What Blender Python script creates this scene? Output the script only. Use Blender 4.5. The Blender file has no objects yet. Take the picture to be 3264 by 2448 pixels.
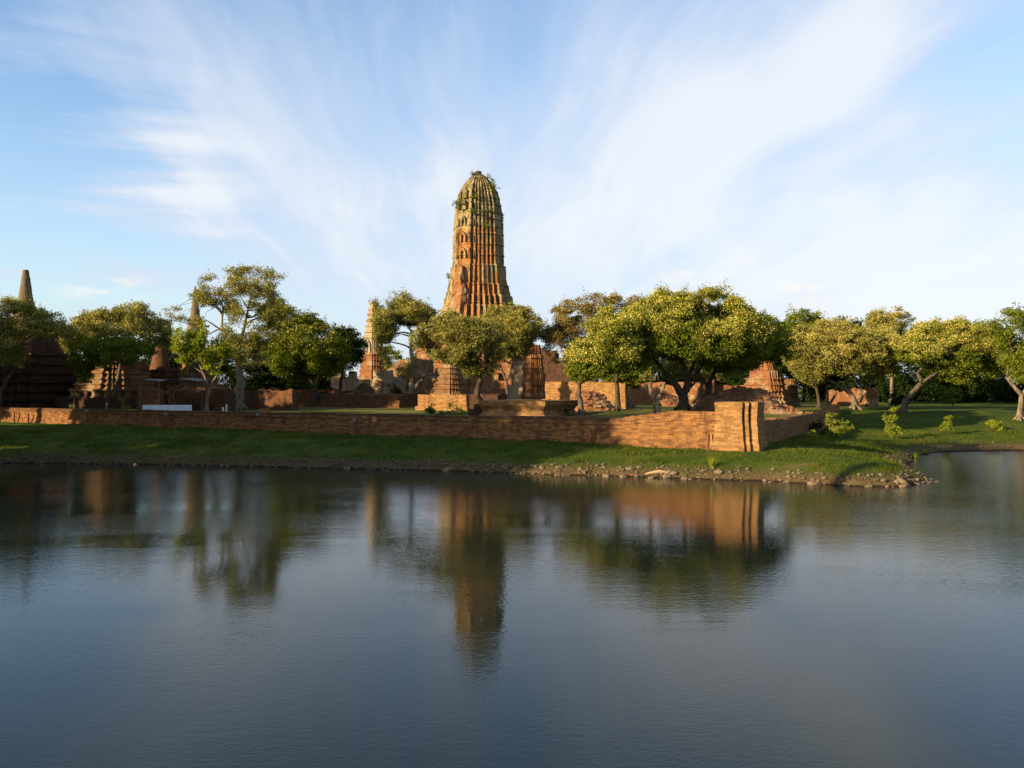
import bpy, math, random
import numpy as np
from mathutils import noise as mnoise
SC = bpy.context.scene
COL = SC.collection
R = math.radians
F = 2827.0; CX = 1632.0; HY = 1236.0; CAMZ = 5.5
# ---------------------------------------------------------------- camera
cd = bpy.data.cameras.new('camera'); cam = bpy.data.objects.new('camera', cd); COL.objects.link(cam)
cam.location = (0, 0, CAMZ); cam.rotation_euler = (R(90), 0, 0)
cd.sensor_width = 36; cd.lens = 36*F/3264; cd.shift_y = 12/3264; cd.clip_start = .1; cd.clip_end = 9000
SC.camera = cam
# ---------------------------------------------------------------- sun, sky, exposure
SUN_EL = 16.0; SH = (-0.85, -0.527)          # horizontal direction towards the sun
SUN_AZ = math.atan2(SH[0], SH[1])            # from +Y towards +X
ld = bpy.data.lights.new('sun', 'SUN'); ld.energy = 5.0; ld.angle = R(.55); ld.color = (1, .77, .44)
sun = bpy.data.objects.new('sun', ld); COL.objects.link(sun)
from mathutils import Vector
sd = Vector((SH[0]*math.cos(R(SUN_EL)), SH[1]*math.cos(R(SUN_EL)), math.sin(R(SUN_EL))))
sun.rotation_euler = sd.to_track_quat('Z', 'Y').to_euler()
SC.view_settings.view_transform = 'Standard'; SC.view_settings.look = 'None'
SC.view_settings.gamma = 1; SC.view_settings.exposure = 1.42

class NT:
    """tiny node-graph writer"""
    def __init__(s, tree): s.t = tree; s.n = tree.nodes; s.l = tree.links
    def node(s, typ, **kw):
        n = s.n.new(typ)
        for k, v in kw.items(): setattr(n, k, v)
        return n
    def put(s, sock, v):
        if v is None: return
        if hasattr(v, 'node'): s.l.new(v, sock)
        else:
            if hasattr(sock.default_value, '__len__') and not hasattr(v, '__len__'): v = [v]*len(sock.default_value)
            if hasattr(v, '__len__') and len(sock.default_value) == 4 and len(v) == 3: v = (*v, 1)
            sock.default_value = v
    def math(s, op, a, b=None, c=None, clamp=False):
        n = s.node('ShaderNodeMath', operation=op, use_clamp=clamp); s.put(n.inputs[0], a); s.put(n.inputs[1], b)
        if c is not None: s.put(n.inputs[2], c)
        return n.outputs[0]
    def vmath(s, op, a, b=None):
        n = s.node('ShaderNodeVectorMath', operation=op); s.put(n.inputs[0], a)
        if b is not None: s.put(n.inputs[1], b)
        return n.outputs['Value'] if op in ('DOT_PRODUCT', 'LENGTH') else n.outputs[0]
    def mix(s, f, a, b, blend='MIX'):
        n = s.node('ShaderNodeMix', data_type='RGBA', blend_type=blend)
        s.put(n.inputs[0], f); s.put(n.inputs[6], a); s.put(n.inputs[7], b); return n.outputs[2]
    def ramp(s, f, lo, hi, a=0., b=1.):
        n = s.node('ShaderNodeMapRange', interpolation_type='SMOOTHSTEP')
        s.put(n.inputs[0], f); s.put(n.inputs[1], lo); s.put(n.inputs[2], hi); s.put(n.inputs[3], a); s.put(n.inputs[4], b); return n.outputs[0]
    def noise(s, vec, scale, detail=4, rough=.55, dist=0.):
        n = s.node('ShaderNodeTexNoise'); s.put(n.inputs['Vector'], vec); s.put(n.inputs['Scale'], scale)
        n.inputs['Detail'].default_value = detail; n.inputs['Roughness'].default_value = rough; n.inputs['Distortion'].default_value = dist
        return n.outputs[0]
    def scale(s, vec, v):
        n = s.node('ShaderNodeVectorMath', operation='MULTIPLY'); s.put(n.inputs[0], vec); s.put(n.inputs[1], v); return n.outputs[0]
    def sep(s, vec):
        n = s.node('ShaderNodeSeparateXYZ'); s.put(n.inputs[0], vec); return n.outputs
    def comb(s, x, y, z):
        n = s.node('ShaderNodeCombineXYZ'); s.put(n.inputs[0], x); s.put(n.inputs[1], y); s.put(n.inputs[2], z); return n.outputs[0]

W = bpy.data.worlds.new('World'); SC.world = W; W.use_nodes = True
g = NT(W.node_tree); g.n.clear()
sky = g.node('ShaderNodeTexSky', sky_type='NISHITA', sun_disc=False); sky.sun_elevation = R(SUN_EL); sky.sun_rotation = SUN_AZ
sky.air_density = 1.0; sky.dust_density = 1.0; sky.ozone_density = 1.4
dirv = g.node('ShaderNodeTexCoord').outputs['Generated']
dx, dy, dz = g.sep(dirv)
zc = g.math('ADD', g.math('MAXIMUM', dz, 0.), .24)
px0, py0 = g.math('DIVIDE', dx, zc), g.math('DIVIDE', dy, zc)
pc = g.comb(g.math('ADD', px0, g.math('MULTIPLY', g.math('MULTIPLY', py0, .30), g.ramp(px0, -1.6, .9, -1., 1.))), py0, 0.)
def blob(px, py, rad):         # soft round patch of sky in direction (px,py) of the photograph, rad in degrees
    v = Vector(((px-CX)/F, 1, (HY-py)/F)).normalized()
    return g.ramp(g.vmath('DOT_PRODUCT', dirv, tuple(v)), math.cos(R(rad)), 1.)
warp = g.vmath('ADD', pc, g.scale(g.vmath('SUBTRACT', g.node('ShaderNodeTexNoise').outputs['Color'], (.5, .5, .5)), 0.))
wn = g.node('ShaderNodeTexNoise'); g.put(wn.inputs['Vector'], pc); wn.inputs['Scale'].default_value = .55; wn.inputs['Detail'].default_value = 3
warp = g.vmath('ADD', pc, g.scale(g.vmath('SUBTRACT', wn.outputs['Color'], (.5, .5, .5)), (1.0, .8, 0)))
st = g.noise(g.scale(warp, (1.5, .62, 1)), 1.5, 8, .56)
st2 = g.noise(g.scale(warp, (5.0, 1.3, 1)), 1.8, 6, .55)
big = g.noise(g.scale(pc, (.9, .5, 1)), 1.2, 3, .5)
cov = g.math('ADD', g.math('MULTIPLY', st, 1.15), g.math('MULTIPLY', st2, .42))
cov = g.math('ADD', cov, g.math('MULTIPLY', big, .35))
for (px, py, rad, amt) in [(640, 480, 13, .28), (1100, 500, 12, .16), (2350, 380, 15, .24), (2900, 60, 9, .24), (1900, 600, 14, .24), (3264, 800, 18, .60), (1300, 860, 10, .2),
                           (2400, 800, 16, .24), (1600, 900, 12, .12), (200, 780, 7, .12), (40, 250, 10, -.26), (250, 600, 7, -.30), (3120, 360, 9, -.50),
                           (2000, 150, 6, .05), (1500, 60, 9, -.10), (350, 1000, 7, -.20), (900, 60, 7, -.05), (1250, 950, 6, -.05), (0, 500, 7, -.15), (2600, 640, 6, -.22), (3264, 600, 7, .15)]:
    cov = g.math('ADD', cov, g.math('MULTIPLY', blob(px, py, rad), amt))
strk = g.math('MULTIPLY', g.math('SUBTRACT', g.noise(g.scale(dirv, (2.2, 2.2, 26)), 1.3, 5, .55), .45), g.math('MULTIPLY', blob(60, 740, 15), 2.6))
cov = g.math('ADD', cov, strk)
m = g.ramp(cov, .62, 1.55)
hz = g.ramp(dz, .0, .34, 1., 0.)
cumn = g.noise(g.scale(dirv, (1, 1, 3.2)), 9., 6, .6)
cum = g.math('MULTIPLY', g.ramp(cumn, .50, .58), g.math('MULTIPLY', g.ramp(dz, .075, .11), g.ramp(dz, .10, .16, 1., 0.)))
cum = g.math('MULTIPLY', cum, g.math('ADD', g.math('MULTIPLY', blob(2450, 930, 9), 1.5), blob(330, 985, 3.2)))
skyc = g.mix(1., sky.outputs[0], (.93, 1.035, 1.15), 'MULTIPLY')
skyc = g.mix(g.math('MULTIPLY', hz, .45), skyc, (3.1, 3.55, 4.0))
cl = g.mix(g.ramp(cov, 1.15, 1.7), (3.0, 3.35, 4.0), (3.9, 4.05, 4.25))
c1 = g.mix(g.math('MULTIPLY', m, .88), skyc, cl)
c2 = g.mix(g.math('MULTIPLY', cum, .8, clamp=True), c1, (4.3, 4.15, 4.0))
bg = g.node('ShaderNodeBackground'); g.put(bg.inputs[0], c2); bg.inputs[1].default_value = .086
g.l.new(bg.outputs[0], g.node('ShaderNodeOutputWorld').inputs[0])

# ---------------------------------------------------------------- helpers
rs = np.random.RandomState(7)
def P(x, y, D): return np.array(((x-CX)/F*D, D, CAMZ-(y-HY)/F*D))
def X_(x, D): return (x-CX)/F*D
def Z_(y, D): return CAMZ-(y-HY)/F*D
def vnoise(p, seed=0):
    p = np.asarray(p, float); i = np.floor(p).astype(np.int64); f = p-i; f = f*f*(3-2*f)
    def h(a, b, c):
        n = (a*374761393+b*668265263+c*2147483647+seed*1274126177) & 0xffffffff
        n = ((n ^ (n >> 13))*1274126177) & 0xffffffff
        return ((n ^ (n >> 16)) & 0xffff)/65535.
    x, y, z = i[..., 0], i[..., 1], i[..., 2]; fx, fy, fz = f[..., 0], f[..., 1], f[..., 2]; r = 0
    for a in (0, 1):
        for b in (0, 1):
            for c in (0, 1):
                r = r+h(x+a, y+b, z+c)*np.where(a, fx, 1-fx)*np.where(b, fy, 1-fy)*np.where(c, fz, 1-fz)
    return r
def fbm(p, sc=1., oct=3, seed=0):
    p = np.asarray(p, float)*sc; r = 0; a = .5; t = 0
    for k in range(oct): r = r+a*vnoise(p, seed+k*17); t += a; p = p*2.03; a *= .5
    return r/t
def sstep(x, a, b):
    t = np.clip((x-a)/(b-a), 0, 1); return t*t*(3-2*t)

def link_mesh(name, V, polys, mat, parent=None, smooth=False, attr=None):
    me = bpy.data.meshes.new(name)
    V = np.ascontiguousarray(V, dtype=np.float32)
    if isinstance(polys, np.ndarray):
        n, k = polys.shape
        me.vertices.add(len(V)); me.vertices.foreach_set('co', V.ravel())
        me.loops.add(n*k); me.loops.foreach_set('vertex_index', polys.astype(np.int32).ravel())
        me.polygons.add(n); me.polygons.foreach_set('loop_start', np.arange(0, n*k, k, dtype=np.int32))
        me.polygons.foreach_set('loop_total', np.full(n, k, dtype=np.int32))
        me.update(calc_edges=True)
    else:
        me.from_pydata([tuple(map(float, v)) for v in V], [], [tuple(map(int, f)) for f in polys]); me.update()
    if smooth: me.polygons.foreach_set('use_smooth', np.ones(len(me.polygons), dtype=bool))
    if attr is not None:
        a = me.attributes.new('v', 'FLOAT', 'FACE'); a.data.foreach_set('value', np.asarray(attr, dtype=np.float32))
    me.materials.append(mat)
    o = bpy.data.objects.new(name, me); COL.objects.link(o)
    if parent is not None: o.parent = parent
    return o
def tag(o, label=None, cat=None, group=None, kind=None):
    if label: o['label'] = label
    if cat: o['category'] = cat
    if group: o['group'] = group
    if kind: o['kind'] = kind
    elif label: o['kind'] = 'thing'
    return o
def empty(name, loc, rot=0., label=None, cat=None, group=None):
    o = bpy.data.objects.new(name, None); COL.objects.link(o); o.location = [float(q) for q in loc]; o.rotation_euler = (0, 0, rot)
    o.empty_display_size = .5
    return tag(o, label, cat, group)

class G:
    """collects quads and triangles of one mesh"""
    def __init__(s): s.V = []; s.F = []; s.n = 0
    def add(s, V, Fc):
        V = np.asarray(V, float).reshape(-1, 3); s.V.append(V)
        for f in Fc: s.F.append(tuple(int(i)+s.n for i in f))
        s.n += len(V)
    def loft(s, cx, cy, plan, prof, dz=.5, seg=None, cap=True, top=None, lean=(0, 0)):
        """plan: unit outline; prof: [(z,scale)...]"""
        pl = []
        for i in range(len(plan)):
            a = np.array(plan[i]); b = np.array(plan[(i+1) % len(plan)])
            k = 1 if seg is None else max(1, int(math.ceil(np.linalg.norm(b-a)/seg)))
            for q in range(k): pl.append(a+(b-a)*q/k)
        pl = np.array(pl); n = len(pl); rings = []
        for i in range(len(prof)):
            if i:
                z0, r0 = prof[i-1][:2]; z1, r1 = prof[i][:2]; k = max(1, int(math.ceil(abs(z1-z0)/dz)))
                for q in range(1, k): t = q/k; rings.append((z0+(z1-z0)*t, r0+(r1-r0)*t))
            rings.append(prof[i][:2])
        V = []; z00 = prof[0][0]
        for z, r in rings:
            p = pl*r; V.append(np.column_stack((p[:, 0]+cx+lean[0]*(z-z00), p[:, 1]+cy+lean[1]*(z-z00), np.full(n, z))))
        Fc = []
        for i in range(len(rings)-1):
            for j in range(n):
                k = (j+1) % n; Fc.append((i*n+j, i*n+k, (i+1)*n+k, (i+1)*n+j))
        V = np.concatenate(V)
        if cap:
            c = len(V); zt, rt = rings[-1]
            V = np.vstack((V, [[cx+lean[0]*(zt-z00), cy+lean[1]*(zt-z00), zt]])); b = (len(rings)-1)*n
            for j in range(n): Fc.append((b+j, b+(j+1) % n, c))
        s.add(V, Fc)
    def box(s, x0, x1, y0, y1, z0, z1, seg=.5, top=0., course=0., flare=None, seed=0, tz=None):
        """subdivided block, optional broken top (metres) and flare(t)->extra outset"""
        nx = max(1, int(round((x1-x0)/seg))); ny = max(1, int(round((y1-y0)/seg))); nz = max(1, int(round((z1-z0)/seg)))
        per = [(x0+(x1-x0)*i/nx, y0, 0, -1) for i in range(nx)]+[(x1, y0+(y1-y0)*i/ny, 1, 0) for i in range(ny)] + \
              [(x1-(x1-x0)*i/nx, y1, 0, 1) for i in range(nx)]+[(x0, y1-(y1-y0)*i/ny, -1, 0) for i in range(ny)]
        n = len(per)
        def zt(x, y):
            z = z1 if tz is None else tz(x, y)
            if top:
                q = mnoise.noise(Vector((x*.55+seed*7.3, y*.55, seed)))*.6+.4*mnoise.noise(Vector((x*1.7+seed, y*1.7, 5)))
                h = top*max(0., min(1., q*.9+.45))
                if course: h = round(h/course)*course
                z -= h
            return z
        V = []
        for k in range(nz+1):
            t = k/nz; e = flare(t) if flare else 0.
            for (x, y, a, b) in per:
                sx = 1 if x >= (x0+x1)/2 else -1; sy = 1 if y >= (y0+y1)/2 else -1
                ex = e*sx*min(1, abs(x-(x0+x1)/2)/max(.01, (x1-x0)/2)); ey = e*sy*min(1, abs(y-(y0+y1)/2)/max(.01, (y1-y0)/2))
                V.append((x+ex, y+ey, z0+(zt(x, y)-z0)*t))
        Fc = [(k*n+j, k*n+(j+1) % n, (k+1)*n+(j+1) % n, (k+1)*n+j) for k in range(nz) for j in range(n)]
        base = len(V)
        for i in range(nx+1):
            for j in range(ny+1):
                x = x0+(x1-x0)*i/nx; y = y0+(y1-y0)*j/ny; e = flare(1) if flare else 0.
                ex = e*((x-(x0+x1)/2)/max(.01, (x1-x0)/2)); ey = e*((y-(y0+y1)/2)/max(.01, (y1-y0)/2))
                V.append((x+ex, y+ey, zt(x, y)))
        for i in range(nx):
            for j in range(ny):
                a = base+i*(ny+1)+j; Fc.append((a, a+ny+1, a+ny+2, a+1))
        s.add(V, Fc)
    def tube(s, pts, rad, n=7):
        pts = np.asarray(pts, float); m_ = len(pts); V = []; up = np.array((.31, .2, .93))
        for i in range(m_):
            t = pts[min(i+1, m_-1)]-pts[max(i-1, 0)]; t = t/(np.linalg.norm(t)+1e-9)
            a = np.cross(t, up if abs(t@up) < .95 else np.array((1., 0, 0))); a /= np.linalg.norm(a)+1e-9; b = np.cross(t, a)
            for k in range(n):
                th = 2*math.pi*k/n; V.append(pts[i]+rad[i]*(a*math.cos(th)+b*math.sin(th)))
        Fc = [(i*n+k, i*n+(k+1) % n, (i+1)*n+(k+1) % n, (i+1)*n+k) for i in range(m_-1) for k in range(n)]
        Fc.append(tuple(range(n))[::-1]); Fc.append(tuple((m_-1)*n+k for k in range(n)))
        s.add(V, Fc)
    def rock(s, c, r, seed):
        u = ICO*np.asarray(r); u = u*(.72+.55*vnoise(ICO*1.3+seed*3.1, seed))[:, None]
        s.add(u+np.asarray(c), ICOF)
    def rough(s, amp, sc=1.5, oct=3, seed=0, vert=.4):
        for V in s.V:
            for a, k in ((0, 1.), (1, 1.), (2, vert)):
                V[:, a] += (fbm(V0(V), sc, oct, seed+a*31)-.5)*2*amp*k if False else 0
        A = np.concatenate(s.V); D = [(fbm(A, sc, oct, seed+a*31)-.5)*2*amp*k for a, k in ((0, 1.), (1, 1.), (2, vert))]
        A = A+np.column_stack(D); s.V = [A]; return s
    def build(s, name, mat, parent=None, smooth=False):
        return link_mesh(name, np.concatenate(s.V), s.F, mat, parent, smooth)
import bmesh
_b = bmesh.new(); bmesh.ops.create_icosphere(_b, subdivisions=1, radius=1.); ICO = np.array([v.co[:] for v in _b.verts]); _b.verts.index_update()
ICOF = [tuple(v.index for v in f.verts) for f in _b.faces]; _b.free()

# ---------------------------------------------------------------- materials
def mat(name):
    m = bpy.data.materials.new(name); m.use_nodes = True; t = NT(m.node_tree)
    return m, t, t.n['Principled BSDF']
def brick_mat(name, c1, c2, mortar, stain=.5, staincol=(.035, .026, .02), bs=(.30, .078), patch=None, patchamt=.5, topdark=None, rough=.95):
    m, t, b = mat(name)
    oc = t.node('ShaderNodeTexCoord').outputs['Object']; x, y, z = t.sep(oc)
    wob = t.math('MULTIPLY', t.math('SUBTRACT', t.noise(oc, .5, 1), .5), .10)
    v = t.comb(t.math('ADD', x, y), t.math('ADD', z, wob), 0.)
    br = t.node('ShaderNodeTexBrick'); t.put(br.inputs['Vector'], v); br.inputs['Scale'].default_value = 1.
    br.inputs['Brick Width'].default_value = bs[0]; br.inputs['Row Height'].default_value = bs[1]; br.inputs['Mortar Size'].default_value = .010
    br.inputs['Mortar Smooth'].default_value = .3; br.inputs['Bias'].default_value = 0.
    t.put(br.inputs['Color1'], c1); t.put(br.inputs['Color2'], c2); t.put(br.inputs['Mortar'], mortar)
    # rows of differing tone, blotches, stains running down
    row = t.noise(t.scale(oc, (.8, .8, 5.5)), 1.5, 5, .8)
    col = t.mix(t.ramp(row, .32, .72), t.mix(1., br.outputs[0], (.78, .72, .66), 'MULTIPLY'), t.mix(1., br.outputs[0], (1.15, 1.13, 1.1), 'MULTIPLY'))
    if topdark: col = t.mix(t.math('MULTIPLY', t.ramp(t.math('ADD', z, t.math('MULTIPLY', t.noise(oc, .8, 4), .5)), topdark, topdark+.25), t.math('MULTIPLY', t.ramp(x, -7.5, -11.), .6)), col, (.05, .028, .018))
    n1 = t.noise(oc, .55, 6, .65)
    n2 = t.noise(t.scale(oc, (1.2, 1.2, .35)), 1.4, 6, .68)
    if patch is not None: col = t.mix(t.math('MULTIPLY', t.ramp(n1, .60-.22*patchamt, .68-.22*patchamt), .85), col, patch)
    col = t.mix(t.math('MULTIPLY', t.ramp(n2, .46, .72), stain), col, staincol)
    n4 = t.noise(oc, 14., 4, .7); col = t.mix(t.ramp(n4, .3, .75, .0, .5), col, t.mix(1., col, (.45, .42, .40), 'MULTIPLY'))
    t.put(b.inputs['Base Color'], col); b.inputs['Roughness'].default_value = rough; b.inputs['Specular IOR Level'].default_value = .12
    h = t.math('ADD', t.math('MULTIPLY', br.outputs['Fac'], -.22), t.math('ADD', t.math('MULTIPLY', row, .35), t.math('MULTIPLY', t.noise(oc, 5., 4, .6), .55)))
    bp = t.node('ShaderNodeBump'); t.put(bp.inputs['Height'], h); bp.inputs['Strength'].default_value = 1.; bp.inputs['Distance'].default_value = .045
    t.l.new(bp.outputs[0], b.inputs['Normal'])
    return m
M = {}
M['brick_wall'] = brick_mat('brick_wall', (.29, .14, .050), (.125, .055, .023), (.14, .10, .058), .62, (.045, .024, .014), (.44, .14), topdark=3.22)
M['brick_pale'] = brick_mat('brick_pale', (.35, .195, .072), (.175, .088, .035), (.22, .155, .085), .48, (.06, .03, .018), (.44, .14))
M['brick_red'] = brick_mat('brick_red', (.29, .125, .048), (.20, .078, .034), (.17, .12, .08), .55, (.035, .024, .018), (.36, .10), (.30, .21, .12), .35)
M['brick_plaster'] = brick_mat('brick_plaster', (.30, .11, .045), (.23, .08, .035), (.18, .13, .08), .5, (.04, .033, .025), (.36, .10), (.33, .27, .165), .95)
M['brick_shaded'] = brick_mat('brick_shaded', (.15, .070, .033), (.10, .044, .023), (.08, .055, .035), .75, (.02, .014, .011), (.40, .11))  # darkened brick: shade lying over the left-hand ruins is mixed into the colour
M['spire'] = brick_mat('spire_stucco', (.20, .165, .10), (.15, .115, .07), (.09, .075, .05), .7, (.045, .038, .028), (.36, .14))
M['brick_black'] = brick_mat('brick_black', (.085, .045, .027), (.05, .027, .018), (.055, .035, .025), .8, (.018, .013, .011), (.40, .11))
M['brick_weath'] = brick_mat('brick_weath', (.25, .135, .058), (.18, .09, .042), (.11, .08, .05), .7, (.04, .03, .022), (.36, .10), (.22, .17, .10), .45)

def tower_mat():
    m, t, b = mat('tower_masonry')
    oc = t.node('ShaderNodeTexCoord').outputs['Object']; x, y, z = t.sep(oc)
    v = t.comb(t.math('ADD', x, y), z, 0.)
    br = t.node('ShaderNodeTexBrick'); t.put(br.inputs['Vector'], v); br.inputs['Scale'].default_value = 1.
    br.inputs['Brick Width'].default_value = .5; br.inputs['Row Height'].default_value = .16; br.inputs['Mortar Size'].default_value = .018
    t.put(br.inputs['Color1'], (.40, .18, .055)); t.put(br.inputs['Color2'], (.28, .11, .036)); t.put(br.inputs['Mortar'], (.22, .12, .06))
    n1 = t.noise(t.scale(oc, (1, 1, .55)), .55, 6, .62); n2 = t.noise(t.scale(oc, (1.4, 1.4, .5)), .9, 6, .7)
    n3 = t.noise(oc, 3.4, 5, .7)
    stucco = t.mix(t.ramp(n3, .3, .7), (.23, .175, .085), (.37, .285, .135))
    # amount of surviving stucco: nearly whole at the top, bare brick in the waist, patchy below; the left corner keeps most of it
    s1 = t.ramp(z, 28.6, 29.8); low = t.ramp(z, 22.5, 20.5)
    side = t.ramp(x, -.9, -2.1)
    rt = t.ramp(x, 3.0, 4.4)
    f = t.math('ADD', n1, t.math('MULTIPLY', s1, .5)); f = t.math('ADD', f, t.math('MULTIPLY', side, .20)); f = t.math('ADD', f, t.math('MULTIPLY', rt, .07))
    f = t.math('ADD', f, t.math('MULTIPLY', low, -.05))
    col = t.mix(t.ramp(f, .52, .58), br.outputs[0], stucco)
    # blackened algae streaks, stronger at the top
    st = t.math('ADD', n2, t.math('MULTIPLY', t.ramp(z, 30., 39.), .10))
    col = t.mix(t.math('MULTIPLY', t.ramp(st, .45, .64), .86), col, (.045, .037, .024))
    col = t.mix(t.ramp(t.noise(oc, 9., 3, .7), .25, .8, 0., .45), col, t.mix(1., col, (.4, .37, .33), 'MULTIPLY'))
    t.put(b.inputs['Base Color'], col); b.inputs['Roughness'].default_value = .95; b.inputs['Specular IOR Level'].default_value = .1
    h = t.math('ADD', t.math('MULTIPLY', n3, 1.), t.math('MULTIPLY', t.noise(t.scale(oc, (1, 1, 3)), 4., 5, .7), 1.3))
    bp = t.node('ShaderNodeBump'); t.put(bp.inputs['Height'], h); bp.inputs['Strength'].default_value = 1.; bp.inputs['Distance'].default_value = .13
    t.l.new(bp.outputs[0], b.inputs['Normal'])
    return m
M['tower'] = tower_mat()

def plain(name, c, rough=.8, spec=.2, var=.3, sc=4., metal=0.):
    m, t, b = mat(name); oc = t.node('ShaderNodeTexCoord').outputs['Object']
    t.put(b.inputs['Base Color'], t.mix(t.ramp(t.noise(oc, sc, 5, .65), .3, .7), tuple(q*(1-var) for q in c), tuple(min(1, q*(1+var)) for q in c)))
    b.inputs['Roughness'].default_value = rough; b.inputs['Specular IOR Level'].default_value = spec; b.inputs['Metallic'].default_value = metal
    return m
M['rust'] = plain('rust_paint', (.13, .045, .022), .7); M['steel'] = plain('dull_steel', (.12, .10, .09), .6)
M['lampbox'] = plain('grey_plastic', (.16, .15, .14), .5); M['roof'] = plain('sheet_roof', (.07, .062, .06), .6, .2)
M['white_sheet'] = plain('white_sheet', (.62, .66, .70), .5, .3, .12, 1.5)
M['stone'] = plain('stone', (.13, .095, .06), .9, .1, .45, 5.); M['stone_dark'] = plain('stone_dark', (.10, .075, .05), .9, .1, .5, 5.)
M['whitestone'] = plain('white_stone', (.5, .46, .38), .8, .2, .2)
M['driftwood'] = plain('driftwood', (.30, .22, .11), .8, .2, .15); M['litter'] = plain('red_litter', (.5, .06, .03), .5, .3, .1)
def bark(name, a, b2, sc=3.):
    m, t, b = mat(name); oc = t.node('ShaderNodeTexCoord').outputs['Object']
    n = t.noise(t.scale(oc, (3, 3, .6)), sc, 6, .7)
    t.put(b.inputs['Base Color'], t.mix(t.ramp(n, .35, .68), a, b2)); b.inputs['Roughness'].default_value = .95; b.inputs['Specular IOR Level'].default_value = .1
    bp = t.node('ShaderNodeBump'); t.put(bp.inputs['Height'], n); bp.inputs['Distance'].default_value = .08; t.l.new(bp.outputs[0], b.inputs['Normal'])
    return m
M['bark_pale'] = bark('bark_pale', (.055, .038, .026), (.24, .19, .13)); M['bark_dark'] = bark('bark_dark', (.022, .016, .012), (.085, .062, .044))
M['bark_mid'] = bark('bark_mid', (.035, .025, .018), (.15, .11, .075))
def leaf(name, a, b2, c3, tr=.25):
    m, t, b = mat(name); at = t.node('ShaderNodeAttribute', attribute_name='v').outputs['Fac']
    geo = t.node('ShaderNodeNewGeometry').outputs['Position']; n = t.noise(geo, .45, 3, .6)
    f = t.math('ADD', t.math('MULTIPLY', at, .65), t.math('MULTIPLY', t.math('SUBTRACT', n, .5), 1.3), clamp=True)
    c = t.mix(t.ramp(f, .0, .5), a, b2); c = t.mix(t.ramp(f, .5, 1.), c, c3)
    dif = t.node('ShaderNodeBsdfDiffuse'); t.put(dif.inputs[0], c)
    trn = t.node('ShaderNodeBsdfTranslucent'); t.put(trn.inputs[0], t.mix(1., c, (1.1, 1.25, .6), 'MULTIPLY'))
    mx = t.node('ShaderNodeMixShader'); mx.inputs[0].default_value = tr; t.l.new(dif.outputs[0], mx.inputs[1]); t.l.new(trn.outputs[0], mx.inputs[2])
    t.n.remove(b); t.l.new(mx.outputs[0], t.n['Material Output'].inputs[0]); return m
M['leaf_green'] = leaf('leaf_green', (.052, .075, .009), (.135, .155, .018), (.23, .225, .032))
M['leaf_olive'] = leaf('leaf_olive', (.085, .090, .020), (.20, .18, .045), (.32, .28, .085))
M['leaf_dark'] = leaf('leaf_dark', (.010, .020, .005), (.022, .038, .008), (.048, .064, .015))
M['leaf_brown'] = leaf('leaf_brown', (.070, .055, .018), (.15, .105, .030), (.21, .15, .05))
M['leaf_bright'] = leaf('leaf_bright', (.11, .14, .012), (.23, .25, .024), (.34, .34, .045))
M['pods'] = leaf('pods', (.36, .30, .06), (.50, .42, .10), (.62, .53, .16), .25)
M['pods_dim'] = leaf('pods_dim', (.30, .25, .06), (.50, .41, .11), (.66, .56, .19), .25)
M['blade'] = leaf('blade', (.030, .054, .005), (.078, .090, .010), (.15, .13, .026), .2)

# ---------------------------------------------------------------- terrain
LAKE = np.array([(-37.4, 64.8), (-31, 64.3), (-25.4, 63.5), (-19.5, 62.4), (-13.6, 61), (-8, 59.6), (-2.7, 58.2), (2.35, 56.3), (5.6, 55.5), (9, 54.4), (12, 53.2), (15.1, 52.2), (17, 50.6), (18.7, 49.5),
                 (20.2, 49.2), (21.6, 49.5), (23.2, 50.5), (24.6, 52.2), (25.6, 54.4), (26.0, 57.), (26.6, 59.6), (28.0, 63.0), (30.0, 66.6), (31.6, 69.7), (34.2, 73.3), (37.5, 76.6), (41, 77.6), (45, 77.8), (52, 78.3),
                 (60, 78.6), (80, 80), (110, 82), (150, 70), (160, -4), (90, 3), (60, 6), (20, 5), (-6, 6), (-13, 16), (-19, 28), (-26, 39), (-34, 50), (-41, 59), (-43.5, 63), (-41, 65)])
def lake_sd(p):      # + on land
    p = np.asarray(p, float); a = LAKE; b = np.roll(LAKE, -1, 0); best = np.full(len(p), 1e9); ins = np.zeros(len(p), bool)
    for (ax, ay), (bx, by) in zip(a, b):
        ex, ey = bx-ax, by-ay; t = np.clip(((p[:, 0]-ax)*ex+(p[:, 1]-ay)*ey)/(ex*ex+ey*ey), 0, 1)
        best = np.minimum(best, np.hypot(p[:, 0]-ax-ex*t, p[:, 1]-ay-ey*t))
        c = ((ay > p[:, 1]) != (by > p[:, 1])); xx = ax+(p[:, 1]-ay)*ex/(ey if abs(ey) > 1e-9 else 1e-9); ins ^= c & (p[:, 0] < xx)
    return np.where(ins, -best, best)
CORN = np.array((16.0, 58.3)); AX = np.array((-.888, .460)); BX = np.array((.460, .888)); THETA = math.atan2(-.460, .888)
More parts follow.
